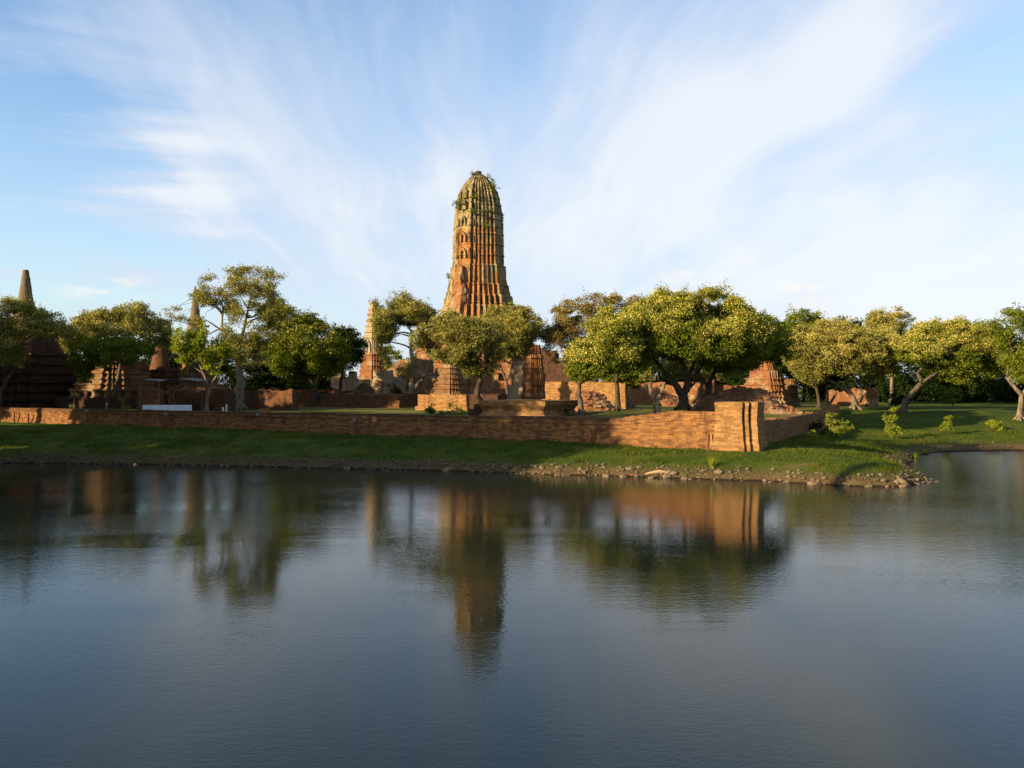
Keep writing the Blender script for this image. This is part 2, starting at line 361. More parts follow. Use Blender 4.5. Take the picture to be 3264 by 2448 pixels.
def ground(p):
    p = np.asarray(p, float).reshape(-1, 2); d = lake_sd(p)
    q = np.column_stack((p, np.zeros(len(p))))
    d = d+(fbm(q, .7, 3, 3)-.5)*.9*np.clip(1-np.abs(d)/4, 0, 1)+(fbm(q, 2.6, 2, 4)-.5)*.28*np.clip(1-np.abs(d)/3, 0, 1)
    right = sstep(p[:, 0], 24, 36); k = 5+4*right
    z = .22*sstep(d, 0, .5)+1.62*(1-np.exp(-np.maximum(d, 0)/k))+right*.045*np.clip(d-8, 0, 20)+.004*np.clip(d-30, 0, 150)
    z = np.where(d < 0, np.maximum(d*.55, -1.6), z)
    # a low earth lip where the turf breaks above the stones
    z = z+(fbm(q, .35, 3, 9)-.5)*.30*sstep(d, 2, 8)+(fbm(q, 1.6, 3, 12)-.5)*.10*sstep(d, .2, 2)
    rel = p-CORN; w1 = rel@BX; w2 = -(rel@(-AX))          # w1: behind the front wall, w2: left of the right wall
    ins = np.minimum(w1, w2)
    zi = 3.05+(fbm(q, .12, 2, 20)-.5)*.12
    zi = zi+.46*np.exp(-((p[:, 0]-14)**2+(p[:, 1]-80)**2)/60.)
    t = sstep(ins, .25, .6)
    far = sstep(p[:, 1], 150, 220)
    return z*(1-t)+(zi*(1-far)+z*far)*t
def gz(x, y): return float(ground([(x, y)])[0])
def axis(core0, core1, step, lo, hi, gr=1.18):
    a = list(np.arange(core0, core1+1e-6, step)); s_ = step; v = a[-1]
    while v < hi: s_ *= gr; v += s_; a.append(v)
    s_ = step; v = a[0]; pre = []
    while v > lo: s_ *= gr; v -= s_; pre.append(v)
    return np.array(pre[::-1]+a)
xs = axis(-48, 52, .36, -3500, 3500, 1.12); ys = axis(46, 104, .36, -600, 6000, 1.10)
XX, YY = np.meshgrid(xs, ys); pp = np.column_stack((XX.ravel(), YY.ravel())); ZZ = ground(pp)
nx = len(xs); ny = len(ys); i0 = (np.arange(ny-1)[:, None]*nx+np.arange(nx-1)[None, :]).ravel()
quads = np.column_stack((i0, i0+1, i0+nx+1, i0+nx))
def ground_mat():
    m, t, b = mat('grass_ground'); pos = t.node('ShaderNodeNewGeometry').outputs['Position']; x, y, z = t.sep(pos)
    n1 = t.noise(pos, .35, 5, .6); n2 = t.noise(pos, 2.2, 6, .7); n3 = t.noise(t.scale(pos, (1, 1, 1)), 9., 4, .7)
    grass = t.mix(t.ramp(n1, .35, .65), (.022, .052, .006), (.068, .086, .011))
    grass = t.mix(t.math('MULTIPLY', t.ramp(n3, .35, .7), .6), grass, (.065, .078, .012))
    soil = t.mix(t.ramp(n3, .3, .7), (.050, .034, .018), (.13, .088, .042))
    e = t.math('ADD', z, t.math('MULTIPLY', t.math('SUBTRACT', n2, .5), 1.3))
    f = t.ramp(e, .78, .22)
    col = t.mix(f, grass, soil)
    bare = t.math('MULTIPLY', t.ramp(t.noise(t.scale(pos, (.5, 1.2, 1)), .9, 5, .7), .53, .66), t.ramp(z, 2.0, 1.2)); col = t.mix(t.math('MULTIPLY', bare, .7), col, (.12, .085, .035))
    inn = t.math('MULTIPLY', t.ramp(z, 2.85, 2.95), t.ramp(t.noise(pos, .2, 3), .35, .6)); col = t.mix(t.math('MULTIPLY', inn, .8), col, (.15, .135, .04))
    col = t.mix(t.ramp(z, .10, .02), col, (.025, .018, .010))
    t.put(b.inputs['Base Color'], col); b.inputs['Roughness'].default_value = 1.; b.inputs['Specular IOR Level'].default_value = .05
    bp = t.node('ShaderNodeBump'); t.put(bp.inputs['Height'], t.math('ADD', n3, t.math('MULTIPLY', n2, .6))); bp.inputs['Strength'].default_value = 1.; bp.inputs['Distance'].default_value = .12
    t.l.new(bp.outputs[0], b.inputs['Normal']); return m
gr = link_mesh('ground', np.column_stack((pp, ZZ)), quads, ground_mat(), smooth=True); tag(gr, kind='structure')

def water_mat():
    m, t, b = mat('lake_water'); pos = t.node('ShaderNodeNewGeometry').outputs['Position']
    n0 = t.noise(t.scale(pos, (.7, 1.6, 1)), .07, 4, .55, .6); wind = t.ramp(n0, .40, .60, .40, 1.15)
    x, y, z = t.sep(pos)
    right = t.ramp(t.math('SUBTRACT', x, t.math('MULTIPLY', y, .25)), 0., 14., 0., 1.4)
    far_ = t.ramp(y, 25., 58., 0., 1.1)
    wa = t.math('ADD', wind, t.math('ADD', right, far_))
    r1 = t.noise(t.scale(pos, (1., 1.9, 1)), 3.0, 3, .55, .4); r2 = t.noise(t.scale(pos, (1., 1.5, 1)), 9., 2, .5, .2); r3 = t.noise(t.scale(pos, (.4, 1., 1)), .55, 2, .5)
    h = t.math('ADD', t.math('MULTIPLY', r1, .0026), t.math('ADD', t.math('MULTIPLY', r2, .0022), t.math('MULTIPLY', r3, .0022)))
    h = t.math('MULTIPLY', h, wa)
    bp = t.node('ShaderNodeBump'); t.put(bp.inputs['Height'], h); bp.inputs['Strength'].default_value = 1.; bp.inputs['Distance'].default_value = 1.
    t.l.new(bp.outputs[0], b.inputs['Normal'])
    t.put(b.inputs['Base Color'], (.006, .011, .010)); b.inputs['Roughness'].default_value = .02; b.inputs['IOR'].default_value = 1.27
    t.put(b.inputs['Specular Tint'], (.72, .89, 1.))
    return m
wx = np.array([-300, 300.]); wv = [(-400, -300, 0), (500, -300, 0), (500, 200, 0), (-400, 200, 0)]
wt = link_mesh('water', np.array([(-70, -12, 0), (175, -12, 0), (175, 92, 0), (-70, 92, 0)], float), [(0, 1, 2, 3)], water_mat()); tag(wt, kind='structure')

# ---------------------------------------------------------------- foliage
def in_poly(poly, x, y):
    r = np.zeros(len(x), bool); n = len(poly)
    for i in range(n):
        (ax, ay), (bx, by) = poly[i], poly[(i+1) % n]
        if ay == by: continue
        r ^= ((ay > y) != (by > y)) & (x < ax+(y-ay)*(bx-ax)/(by-ay))
    return r
def chord(poly, ys_):
    lo = np.full(len(ys_), 1e9); hi = np.full(len(ys_), -1e9); n = len(poly)
    for i in range(n):
        (ax, ay), (bx, by) = poly[i], poly[(i+1) % n]
        if ay == by: continue
        c = (ay > ys_) != (by > ys_); xx = ax+(ys_-ay)*(bx-ax)/(by-ay)
        lo = np.where(c, np.minimum(lo, xx), lo); hi = np.where(c, np.maximum(hi, xx), hi)
    return lo, hi
def leaves(cent, rad, per, size, r, flat=.55, up=.35):
    """leaf-sized diamonds round every tuft centre"""
    n = len(cent)*per; c = np.repeat(cent, per, 0); rr = np.repeat(rad, per)
    d = r.normal(size=(n, 3)); d /= np.linalg.norm(d, axis=1)[:, None]; q = r.rand(n)**.45
    p = c+d*(rr*q)[:, None]*np.array((1, 1, flat))
    a = r.normal(size=(n, 3)); a /= np.linalg.norm(a, axis=1)[:, None]
    nn = r.normal(size=(n, 3)); nn[:, 2] += up*2; nn -= (nn*a).sum(1)[:, None]*a; nn /= np.linalg.norm(nn, axis=1)[:, None]+1e-9
    b = np.cross(a, nn); s_ = size*(.6+.8*r.rand(n)); L = s_[:, None]*a; Wd = (s_*.42)[:, None]*b
    V = np.stack((p-L, p-Wd*1., p+L, p+Wd*1.), 1).reshape(-1, 3); Fq = np.arange(4*n).reshape(-1, 4)
    v = np.clip(np.repeat(r.rand(len(cent)), per)*.55+r.rand(n)*.45, 0, 1)
    return V, Fq, v
def curve_pts(a, b, r, bend=.12, up=.15, n=5):
    a = np.asarray(a, float); b = np.asarray(b, float); L = np.linalg.norm(b-a); off = r.normal(size=3)*bend*L; off[2] = abs(off[2])*.3+up*L*.5
    off2 = r.normal(size=3)*bend*.4*L; out = []
    for i in range(n+1):
        t = i/n; out.append(a+(b-a)*t+off*math.sin(math.pi*t)*.7+off2*math.sin(2*math.pi*t))
    return np.array(out)
def tree(kind, label, D, crowns, trunks, lf='leaf_green', bk='bark_mid', tufts=500, per=34, size=.15, tr=.75, gap=.42, pods=None, podamt=.3, seed=1, depth=.8, cat='tree',
         group=None, gscale=.5, twigs=60, dshift=0., ground_z=None, limb=.10, shell=.55, podtop=.35):
    r = np.random.RandomState(seed); base = P(trunks[0][0][0], trunks[0][0][1], D); zg = gz(base[0], base[1]) if ground_z is None else ground_z
    base = np.array((base[0], base[1], zg)); root = empty(kind, base, 0, label, cat, group)
    # crown tufts inside traced outlines, given depth by the width of the crown at that height
    allp = []; areas = []
    for c in crowns:
        poly = c if isinstance(c, list) else c[0]; a = np.array(poly); x, y = a[:, 0], a[:, 1]; areas.append(abs(np.dot(x, np.roll(y, -1))-np.dot(y, np.roll(x, -1)))/2*(1 if isinstance(c, list) else c[1]))
    for ci, c in enumerate(crowns):
        poly = c if isinstance(c, list) else c[0]; dd = 0. if isinstance(c, list) or len(c) < 3 else c[2]
        want = max(6, int(tufts*areas[ci]/sum(areas))); a = np.array(poly, float); x0, y0 = a.min(0); x1, y1 = a.max(0)
        wpx = (x1-x0)/2; n = want*12; x = x0+(x1-x0)*r.rand(n); y = y0+(y1-y0)*r.rand(n); k = in_poly(poly, x, y); x, y = x[k], y[k]
        lo, hi = chord(poly, y); hw = np.maximum(.5*(hi-lo), 1); rel = (x-.5*(lo+hi))/hw
        dep = np.minimum(hw, wpx)*depth*np.sqrt(np.maximum(0, 1-rel**2)); u = r.rand(len(x))*2-1; u = np.sign(u)*np.abs(u)**shell
        Dt = D+dshift+dd+u*dep*D/F
        p = np.column_stack(((x-CX)/F*D, Dt, CAMZ-(y-HY)/F*D))
        top = (y-y0)/(y1-y0); j_ = (fbm(p, .75, 3, seed+9)-.5)*4.2*tr; p[:, 2] += j_*np.where(top < .5, 1, .5); p[:, 0] += (fbm(p, .6, 2, seed+19)-.5)*2.6*tr
        nz = fbm(p, gscale, 2, seed*3+1); keep = nz > np.quantile(nz, min(.6, gap+.08))
        p = p[keep][:want]; allp.append(p)
    T = np.concatenate(allp); rad = tr*(.6+.7*r.rand(len(T)))
    # pull tufts in from the outline by their own radius
    size *= .86; per = int(per*1.25)
    V, Fq, v = leaves(T, rad, per, size, r)
    V0 = V-base
    ns = len(T)//3; ii = r.choice(len(T), ns, replace=False); hs = T[ii]+np.column_stack((r.normal(size=ns)*.25, r.normal(size=ns)*.25, .4+.4*r.rand(ns)))*(rad[ii]*1.05)[:, None]
    V2, F2, v2 = leaves(hs, rad[ii]*.45, max(4, per//4), size*.9, r, 1.6); V0 = np.concatenate((V0, V2-base)); Fq = np.concatenate((Fq, F2+len(V))); v = np.concatenate((v, v2))
    link_mesh('crown', V0, Fq, M[lf], root, attr=v)
    if pods:
        zt_ = T[:, 2]; zq = np.quantile(zt_, podtop); nz = fbm(T, .3, 2, seed+70); k = (zt_ > zq+(nz-.5)*4) & (r.rand(len(T)) < .85)
        Tp = T[k]
        if len(Tp):
            Tp = Tp+np.array((0, 0, .12))*rad[k][:, None]; V, Fq, v = leaves(Tp, rad[k]*1.08, max(2, int(per*podamt*1.35)), size*.68, r, .62, .1)
            link_mesh('blossom', V-base, Fq, M[pods], root, attr=v)
    # woody parts
    w = G(); nodes = []
    for ti, tp in enumerate(trunks):
        pts = []; rr = []
        for i, q in enumerate(tp):
            dd = q[3] if len(q) > 3 else 0.; pnt = P(q[0], q[1], D); pnt[1] += dd
            if ti == 0 and i == 0: pnt[2] = zg-.25
            pts.append(pnt); rr.append(q[2])
        # resample with slight wobble
        P2 = [pts[0]]; R2 = [rr[0]*1.35 if ti == 0 else rr[0]]
        for i in range(1, len(pts)):
            for s_ in (1/3, 2/3, 1.):
                q = pts[i-1]+(pts[i]-pts[i-1])*s_; q = q+r.normal(size=3)*rr[i]*.16*(s_ < 1); P2.append(q); R2.append(rr[i-1]+(rr[i]-rr[i-1])*s_)
        w.tube(np.array(P2)-base, R2, 9)
        for i in range(max(1, len(P2)//2), len(P2)): nodes.append((P2[i], R2[i]))
        if ti == 0:
            for k in range(5):
                an = k*1.26+r.rand(); e = np.array((math.cos(an), math.sin(an), 0))*rr[0]*2.2
                w.tube(np.array([pts[0]+(0, 0, .25+rr[0]*1.6), pts[0]+e*.5+(0, 0, .25+rr[0]*.5), pts[0]+e+(0, 0, .12)])-base, [rr[0]*.45, rr[0]*.4, rr[0]*.15], 6)
    if twigs and len(T) > 3:
        N = np.array([n_[0] for n_ in nodes]); NR = np.array([n_[1] for n_ in nodes]); idx = r.permutation(len(T))
        nl = max(3, twigs//6); lp = []
        for j in idx[:nl]:
            tg = T[j]; k = np.argmin(np.linalg.norm(N-tg, axis=1)+r.rand(len(N))*1.0+np.maximum(0, N[:, 2]-tg[2])*2); r0 = min(NR[k]*.7, limb*1.6)
            c_ = curve_pts(N[k], tg, r); w.tube(c_-base, np.linspace(r0, .03, len(c_)), 6); lp += [(q, r0*(1-i/6)) for i, q in enumerate(c_[1:])]
        LN = np.array([q[0] for q in lp]); LR = np.array([q[1] for q in lp])
        for j in idx[nl:nl+twigs]:
            tg = T[j]; dd = np.linalg.norm(LN-tg, axis=1); k = np.argmin(dd); c_ = curve_pts(LN[k], tg, r, .1, .1, 3)
            w.tube(c_-base, np.linspace(max(.03, LR[k]*.5), .015, len(c_)), 4)
    w.build('trunk', M[bk], root, smooth=True)
    return root
exec_trees = True
#@TREES
# the acacias standing among the ruins, from the left of the view to the right
tree('acacia_tree', 'spreading tree cut by the left picture edge, in front of the tall spire', 97,
     [[(-70, 975), (25, 957), (105, 968), (140, 998), (194, 1015), (228, 1053), (216, 1078), (150, 1066), (105, 1062), (-70, 1075)], ([(-70, 1060), (60, 1062), (100, 1080), (118, 1115), (118, 1150), (60, 1168), (-60, 1180)], 1., -2.)],
     [[(-8, 1300, .26), (2, 1245, .22), (38, 1185, .18), (46, 1120, .14), (62, 1062, .1)], [(46, 1120, .12), (80, 1080, .09), (125, 1060, .05)]], 'leaf_olive', 'bark_mid', 520, 34, .15, .7, .35, 'pods_dim', .6, 11)
tree('acacia_tree', 'wide olive tree with brownish top between the first two ruined stupas', 108,
     [[(232, 1049), (270, 1028), (304, 1007), (363, 975), (392, 969), (426, 981), (485, 994), (535, 1036), (552, 1070), (540, 1104), (498, 1112), (456, 1087), (380, 1076), (316, 1083), (287, 1116), (236, 1116), (206, 1091)]],
     [[(352, 1300, .3), (372, 1235, .25), (385, 1160, .2), (400, 1100, .15)], [(400, 1100, .12), (450, 1075, .08), (480, 1060, .05)]], 'leaf_olive', 'bark_mid', 700, 34, .15, .75, .30, 'pods_dim', .7, 12)
tree('leafy_tree', 'low dark leafy tree shading the second stupa from the left', 100,
     [[(208, 1090), (270, 1082), (310, 1090), (400, 1075), (490, 1095), (488, 1135), (400, 1158), (330, 1150), (272, 1190), (262, 1228), (246, 1205), (228, 1160)]],
     [[(340, 1300, .2), (352, 1230, .16), (350, 1160, .12)]], 'leaf_green', 'bark_dark', 420, 36, .15, .7, .2, None, 0, 13)
tree('leafy_tree', 'slim pale trunked tree with bright green leaves forking behind the front wall', 89,
     [([(548, 1095), (556, 1053), (605, 1036), (655, 1038), (664, 1070), (640, 1100), (612, 1155), (556, 1157)], 1.3), ([(640, 1125), (680, 1100), (711, 1095), (726, 1129), (708, 1159), (690, 1200), (656, 1178)], 1.)],
     [[(657, 1316, .24), (660, 1275, .19), (668, 1238, .16), (690, 1200, .12), (712, 1140, .08)], [(668, 1238, .12), (648, 1190, .1), (622, 1130, .07), (600, 1090, .04)], [(650, 1192, .06), (630, 1178, .05), (612, 1168, .03)]],
     'leaf_bright', 'bark_pale', 330, 34, .13, .55, .3, None, 0, 14, twigs=50)
tree('acacia_tree', 'tall open crowned tree on a thick splintered trunk behind the left wall', 99,
     [([(639, 939), (660, 903), (719, 866), (795, 854), (863, 862), (899, 886), (895, 950), (871, 958), (829, 952), (795, 955), (753, 962), (736, 990), (702, 982), (648, 975)], 1.0),
      ([(705, 985), (790, 965), (870, 960), (905, 985), (890, 1040), (870, 1100), (840, 1150), (790, 1170), (750, 1150), (722, 1095), (708, 1036)], 1.1),
      ([(521, 998), (563, 983), (614, 998), (665, 1011), (648, 1034), (605, 1034), (542, 1026)], .45), ([(600, 930), (650, 938), (655, 975), (612, 975)], .35)],
     [[(764, 1316, .62), (764, 1260, .58), (768, 1215, .5), (762, 1165, .34), (752, 1120, .26), (775, 1060, .18), (790, 990, .12), (800, 940, .07)], [(752, 1125, .2), (725, 1095, .16), (710, 1045, .13), (707, 1000, .1)],
      [(712, 1050, .1), (690, 1052, .09), (668, 1065, .06)], [(790, 985, .09), (770, 950, .06), (755, 925, .04)], [(795, 965, .08), (820, 925, .06), (845, 905, .04)], [(712, 1055, .1), (660, 1022, .07), (610, 1034, .06), (560, 1022, .03)]],
     'leaf_olive', 'bark_pale', 1050, 26, .12, .64, .42, 'pods_dim', .5, 15, twigs=170, limb=.08)
tree('acacia_tree', 'broad dark green tree behind the tall open crowned tree, left of the small tower', 112,
     [[(871, 972), (922, 976), (998, 1004), (1045, 1040), (1090, 1060), (1110, 1100), (1100, 1160), (1059, 1200), (1000, 1218), (940, 1212), (880, 1190), (850, 1140), (862, 1050)]],
     [[(1003, 1300, .34), (1008, 1235, .3), (1020, 1175, .24), (1010, 1120, .16)], [(1006, 1235, .2), (970, 1180, .16), (950, 1130, .1)]], 'leaf_green', 'bark_dark', 1150, 38, .16, .8, .22, 'pods_dim', .35, 16, podtop=.5)
tree('acacia_tree', 'dark rounded tree just left of the small stucco tower', 122,
     [[(1050, 1058), (1094, 1052), (1128, 1058), (1148, 1078), (1155, 1105), (1151, 1138), (1128, 1162), (1078, 1180), (1040, 1160)]],
     [[(1080, 1290, .28), (1085, 1220, .22), (1095, 1160, .15)]], 'leaf_dark', 'bark_dark', 420, 36, .18, .85, .15, 'pods_dim', .12, 17, podtop=.6)
tree('acacia_tree', 'leaning umbrella tree with bare forked trunk between both towers', 112,
     [([(1198, 964), (1235, 948), (1270, 941), (1314, 956), (1353, 975), (1384, 998), (1364, 1024), (1345, 1032), (1306, 1024), (1282, 1044), (1251, 1083), (1220, 1098), (1200, 1090), (1190, 1060), (1194, 1015)], 1.),
      ([(1262, 1175), (1290, 1152), (1308, 1150), (1314, 1185), (1278, 1200)], .5), ([(1200, 1110), (1240, 1130), (1250, 1180), (1220, 1190)], .3)],
     [[(1311, 1300, .5), (1314, 1250, .42), (1311, 1190, .27), (1316, 1150, .24), (1308, 1110, .2), (1311, 1072, .18), (1312, 1050, .15)], [(1314, 1250, .3), (1338, 1216, .24), (1352, 1196, .18), (1372, 1192, .12), (1390, 1190, .06)],
      [(1345, 1205, .14), (1366, 1165, .1), (1376, 1130, .05)], [(1312, 1058, .12), (1296, 1036, .1), (1280, 1015, .06)], [(1312, 1058, .12), (1334, 1050, .1), (1346, 1034, .06)], [(1290, 1178, .06), (1272, 1195, .05), (1262, 1208, .03)]],
     'leaf_olive', 'bark_pale', 700, 36, .14, .72, .30, 'pods_dim', .45, 18, twigs=90)
tree('acacia_tree', 'wide flat tree on a black twisted trunk beside the near brick platform', 78,
     [[(1318, 1085), (1352, 1030), (1433, 1003), (1499, 1015), (1575, 1025), (1606, 1059), (1600, 1116), (1585, 1160), (1556, 1205), (1508, 1206), (1484, 1180), (1456, 1155), (1389, 1144), (1350, 1134), (1322, 1105)]],
     [[(1529, 1330, .36), (1534, 1290, .30), (1520, 1250, .26), (1531, 1212, .2), (1524, 1165, .14), (1510, 1110, .09)], [(1531, 1212, .13), (1548, 1175, .1), (1560, 1130, .06)]],
     'leaf_olive', 'bark_dark', 1250, 34, .11, .56, .26, 'pods_dim', .38, 19, twigs=110)
tree('acacia_tree', 'slender forked tree in front of the tall tower and the two brick holes', 110,
     [[(1552, 1000), (1598, 974), (1658, 976), (1700, 1004), (1750, 1036), (1716, 1078), (1698, 1100), (1672, 1140), (1598, 1142), (1565, 1116), (1540, 1050)]],
     [[(1617, 1300, .2), (1617, 1250, .18), (1614, 1215, .16), (1600, 1180, .13), (1586, 1140, .09)], [(1614, 1218, .13), (1626, 1190, .11), (1632, 1150, .08), (1640, 1110, .05)]],
     'leaf_olive', 'bark_mid', 900, 34, .13, .66, .26, 'pods_dim', .5, 20)
tree('acacia_tree', 'thin olive and brown tree behind the left side of the great yellow crown', 114,
     [([(1700, 1075), (1750, 1030), (1778, 984), (1832, 960), (1873, 960), (1939, 945), (1980, 960), (2050, 964), (2070, 1000), (2000, 1050), (1900, 1040), (1800, 1060), (1750, 1085)], 1.), ([(1725, 1060), (1800, 1040), (1900, 1060), (1900, 1120), (1850, 1170), (1790, 1165), (1740, 1120)], .8, -3)],
     [[(1838, 1296, .22), (1834, 1220, .18), (1818, 1150, .14), (1800, 1100, .1)], [(1834, 1210, .12), (1850, 1120, .09), (1870, 1050, .06)], [(1820, 1120, .1), (1795, 1105, .08), (1770, 1090, .05)]],
     'leaf_brown', 'bark_pale', 800, 32, .14, .72, .34, 'pods_dim', .6, 21, twigs=110)
tree('acacia_tree', 'yellow flowering tree on a thin pale trunk left of the great crown', 75,
     [[(1795, 1180), (1826, 1112), (1847, 1070), (1887, 1042), (1950, 1014), (2020, 1030), (2045, 1090), (2030, 1150), (1990, 1185), (1963, 1190), (1914, 1200), (1852, 1204), (1812, 1197)]],
     [[(1854, 1336, .33), (1851, 1295, .24), (1845, 1245, .19), (1843, 1190, .15), (1860, 1130, .09)], [(1844, 1200, .1), (1880, 1150, .08), (1930, 1110, .05)]], 'leaf_green', 'bark_mid', 620, 40, .13, .6, .24, 'pods', 1.0, 22, podtop=.3)
tree('acacia_tree', 'thin dark trunked tree merging into the great yellow crown', 80,
     [[(1885, 1062), (1924, 1006), (1980, 992), (2040, 988), (2100, 1012), (2118, 1090), (2080, 1148), (2000, 1186), (1922, 1168)]],
     [[(1971, 1318, .3), (1969, 1270, .22), (1966, 1200, .18), (1975, 1130, .12)]], 'leaf_green', 'bark_dark', 700, 40, .14, .66, .22, 'pods', .9, 23, podtop=.4, depth=.6)
tree('acacia_tree', 'great domed tree covered in yellow blossom, largest crown of the view', 79,
     [[(1990, 1010), (2037, 989), (2070, 957), (2119, 929), (2144, 932), (2185, 928), (2217, 936), (2275, 944), (2308, 949), (2365, 965), (2388, 985), (2434, 1013), (2455, 1060), (2436, 1118), (2400, 1146), (2324, 1160), (2262, 1160), (2234, 1140), (2180, 1148), (2119, 1128), (2070, 1132), (2045, 1163), (2004, 1163), (1964, 1128), (1955, 1060)]],
     [[(2180, 1314, .52), (2179, 1270, .44), (2158, 1232, .3), (2125, 1196, .24), (2098, 1160, .18), (2070, 1132, .1)], [(2182, 1258, .3), (2190, 1210, .26), (2176, 1160, .2), (2150, 1110, .1)],
      [(2184, 1256, .26), (2200, 1225, .2), (2222, 1188, .16), (2250, 1150, .1)], [(2150, 1226, .14), (2125, 1222, .1), (2104, 1230, .07)], [(2190, 1215, .18), (2215, 1150, .13), (2240, 1080, .08)], [(2200, 1235, .12), (2226, 1208, .1), (2246, 1218, .07)]],
     'leaf_green', 'bark_dark', 2600, 40, .125, .66, .22, 'pods', 1.0, 24, twigs=260, depth=.7, podtop=.38)
tree('acacia_tree', 'dark straight tree under the right side of the great crown, beside the corner pillar', 87,
     [[(2240, 1000), (2330, 964), (2415, 1012), (2468, 1038), (2508, 1085), (2503, 1122), (2464, 1130), (2424, 1163), (2389, 1160), (2320, 1176), (2268, 1160), (2226, 1120)]],
     [[(2258, 1312, .4), (2257, 1260, .33), (2262, 1215, .26), (2280, 1180, .2), (2310, 1140, .12)], [(2259, 1240, .18), (2240, 1205, .15), (2222, 1190, .1)], [(2275, 1188, .14), (2330, 1178, .1), (2370, 1150, .06)]], 'leaf_green', 'bark_dark', 900, 40, .155, .78, .18, 'pods', .25, 25, podtop=.45)
tree('pollarded_tree', 'pale cut back tree with two short bare forks in the lawn', 72,
     [([(2056, 1212), (2052, 1190), (2080, 1176), (2094, 1196), (2085, 1212)], 1.)],
     [[(2100, 1338, .26), (2096, 1300, .22), (2090, 1272, .2), (2074, 1252, .16), (2073, 1216, .15)], [(2093, 1275, .17), (2110, 1252, .15), (2117, 1222, .14)], [(2086, 1336, .16), (2086, 1300, .14), (2088, 1275, .12)]], 'leaf_olive', 'bark_pale', 14, 30, .12, .45, .1, None, 0, 26, twigs=12)
tree('leafy_tree', 'shaded low tree with leaning pale trunk behind the thin dark trunk', 104,
     [[(1900, 1150), (1960, 1140), (2060, 1150), (2064, 1200), (2020, 1226), (1940, 1222), (1902, 1190)]],
     [[(2008, 1304, .4), (1998, 1265, .3), (1984, 1222, .22), (1980, 1180, .14)], [(2002, 1300, .14), (2022, 1290, .1), (2032, 1300, .06)]], 'leaf_green', 'bark_pale', 420, 36, .16, .75, .2, None, 0, 27)
tree('leafy_tree', 'distant tree with whitish trunk seen under the great crown', 124,
     [[(2130, 1140), (2230, 1120), (2330, 1140), (2340, 1190), (2280, 1210), (2180, 1205), (2120, 1180)]],
     [[(2227, 1290, .3), (2231, 1250, .25), (2238, 1215, .18)]], 'leaf_olive', 'bark_pale', 420, 34, .18, .85, .25, None, 0, 28)
tree('acacia_tree', 'yellow brown tree with wide forked limbs left of the lawn saplings', 110,
     [[(2511, 1107), (2530, 1080), (2569, 1047), (2626, 1031), (2705, 1035), (2763, 1054), (2838, 1062), (2861, 1107), (2857, 1165), (2838, 1197), (2783, 1201), (2724, 1198), (2669, 1187), (2638, 1205), (2599, 1226), (2564, 1220), (2540, 1185), (2516, 1168), (2504, 1134)]],
     [[(2724, 1325, .52), (2728, 1292, .42), (2712, 1256, .3), (2672, 1226, .22), (2628, 1206, .15)], [(2732, 1290, .34), (2750, 1255, .27), (2770, 1228, .2), (2794, 1196, .12)], [(2714, 1260, .2), (2700, 1222, .15), (2690, 1180, .08)], [(2745, 1262, .2), (2742, 1215, .14), (2755, 1170, .08)]],
     'leaf_olive', 'bark_pale', 1500, 36, .14, .70, .20, 'pods_dim', 1.1, 29, twigs=170)
tree('acacia_tree', 'slender dark trunked tree at the end of the side wall', 108,
     [[(2508, 1112), (2560, 1072), (2640, 1085), (2650, 1180), (2600, 1222), (2545, 1200)]],
     [[(2612, 1312, .26), (2608, 1262, .2), (2600, 1225, .16), (2590, 1170, .1)]], 'leaf_olive', 'bark_dark', 380, 36, .16, .75, .25, 'pods_dim', .4, 30)
tree('acacia_tree', 'pair of thin pale stems behind the side wall end', 117,
     [[(2600, 1140), (2680, 1120), (2700, 1190), (2660, 1225), (2610, 1215)]],
     [[(2640, 1296, .2), (2637, 1250, .16), (2628, 1205, .12)], [(2640, 1296, .18), (2662, 1260, .16), (2662, 1215, .12)]], 'leaf_dark', 'bark_pale', 260, 34, .18, .8, .25, None, 0, 31)
tree('acacia_tree', 'pale topped tree rising behind the two yellow crowns on the right', 128,
     [[(2762, 1022), (2793, 992), (2822, 988), (2881, 1004), (2908, 1030), (2916, 1060), (2900, 1130), (2820, 1150), (2766, 1110)]],
     [[(2840, 1296, .3), (2842, 1230, .24), (2845, 1150, .16)]], 'leaf_olive', 'bark_pale', 480, 34, .17, .8, .34, 'pods_dim', .8, 32)
tree('acacia_tree', 'golden flat domed tree on a leaning trunk near the right edge', 104,
     [[(2864, 1107), (2902, 1070), (2946, 1031), (2998, 1027), (3069, 1027), (3116, 1043), (3172, 1058), (3208, 1095), (3200, 1130), (3196, 1165), (3177, 1198), (3155, 1168), (3132, 1180), (3110, 1214), (3061, 1212), (2998, 1190), (2959, 1166), (2884, 1150), (2860, 1136)]],
     [[(2877, 1318, .45), (2889, 1275, .38), (2918, 1243, .3), (2937, 1216, .26), (2926, 1190, .2), (2960, 1140, .12)], [(2937, 1218, .2), (2985, 1190, .15), (3040, 1160, .08)]],
     'leaf_green', 'bark_mid', 1400, 36, .14, .70, .18, 'pods_dim', 1.2, 33, twigs=130, podtop=.42)
tree('leafy_tree', 'deep green tree with sunlit forked trunk at the right picture edge', 96,
     [[(3114, 1031), (3147, 1022), (3208, 1030), (3206, 1004), (3233, 990), (3300, 985), (3370, 1010), (3380, 1120), (3330, 1200), (3264, 1222), (3232, 1200), (3220, 1150), (3214, 1095), (3175, 1056)]],
     [[(3248, 1336, .36), (3254, 1290, .28), (3257, 1259, .25), (3233, 1232, .2), (3208, 1204, .13)], [(3257, 1262, .2), (3276, 1230, .16), (3292, 1190, .1)]], 'leaf_green', 'bark_pale', 900, 38, .15, .72, .18, None, 0, 34)
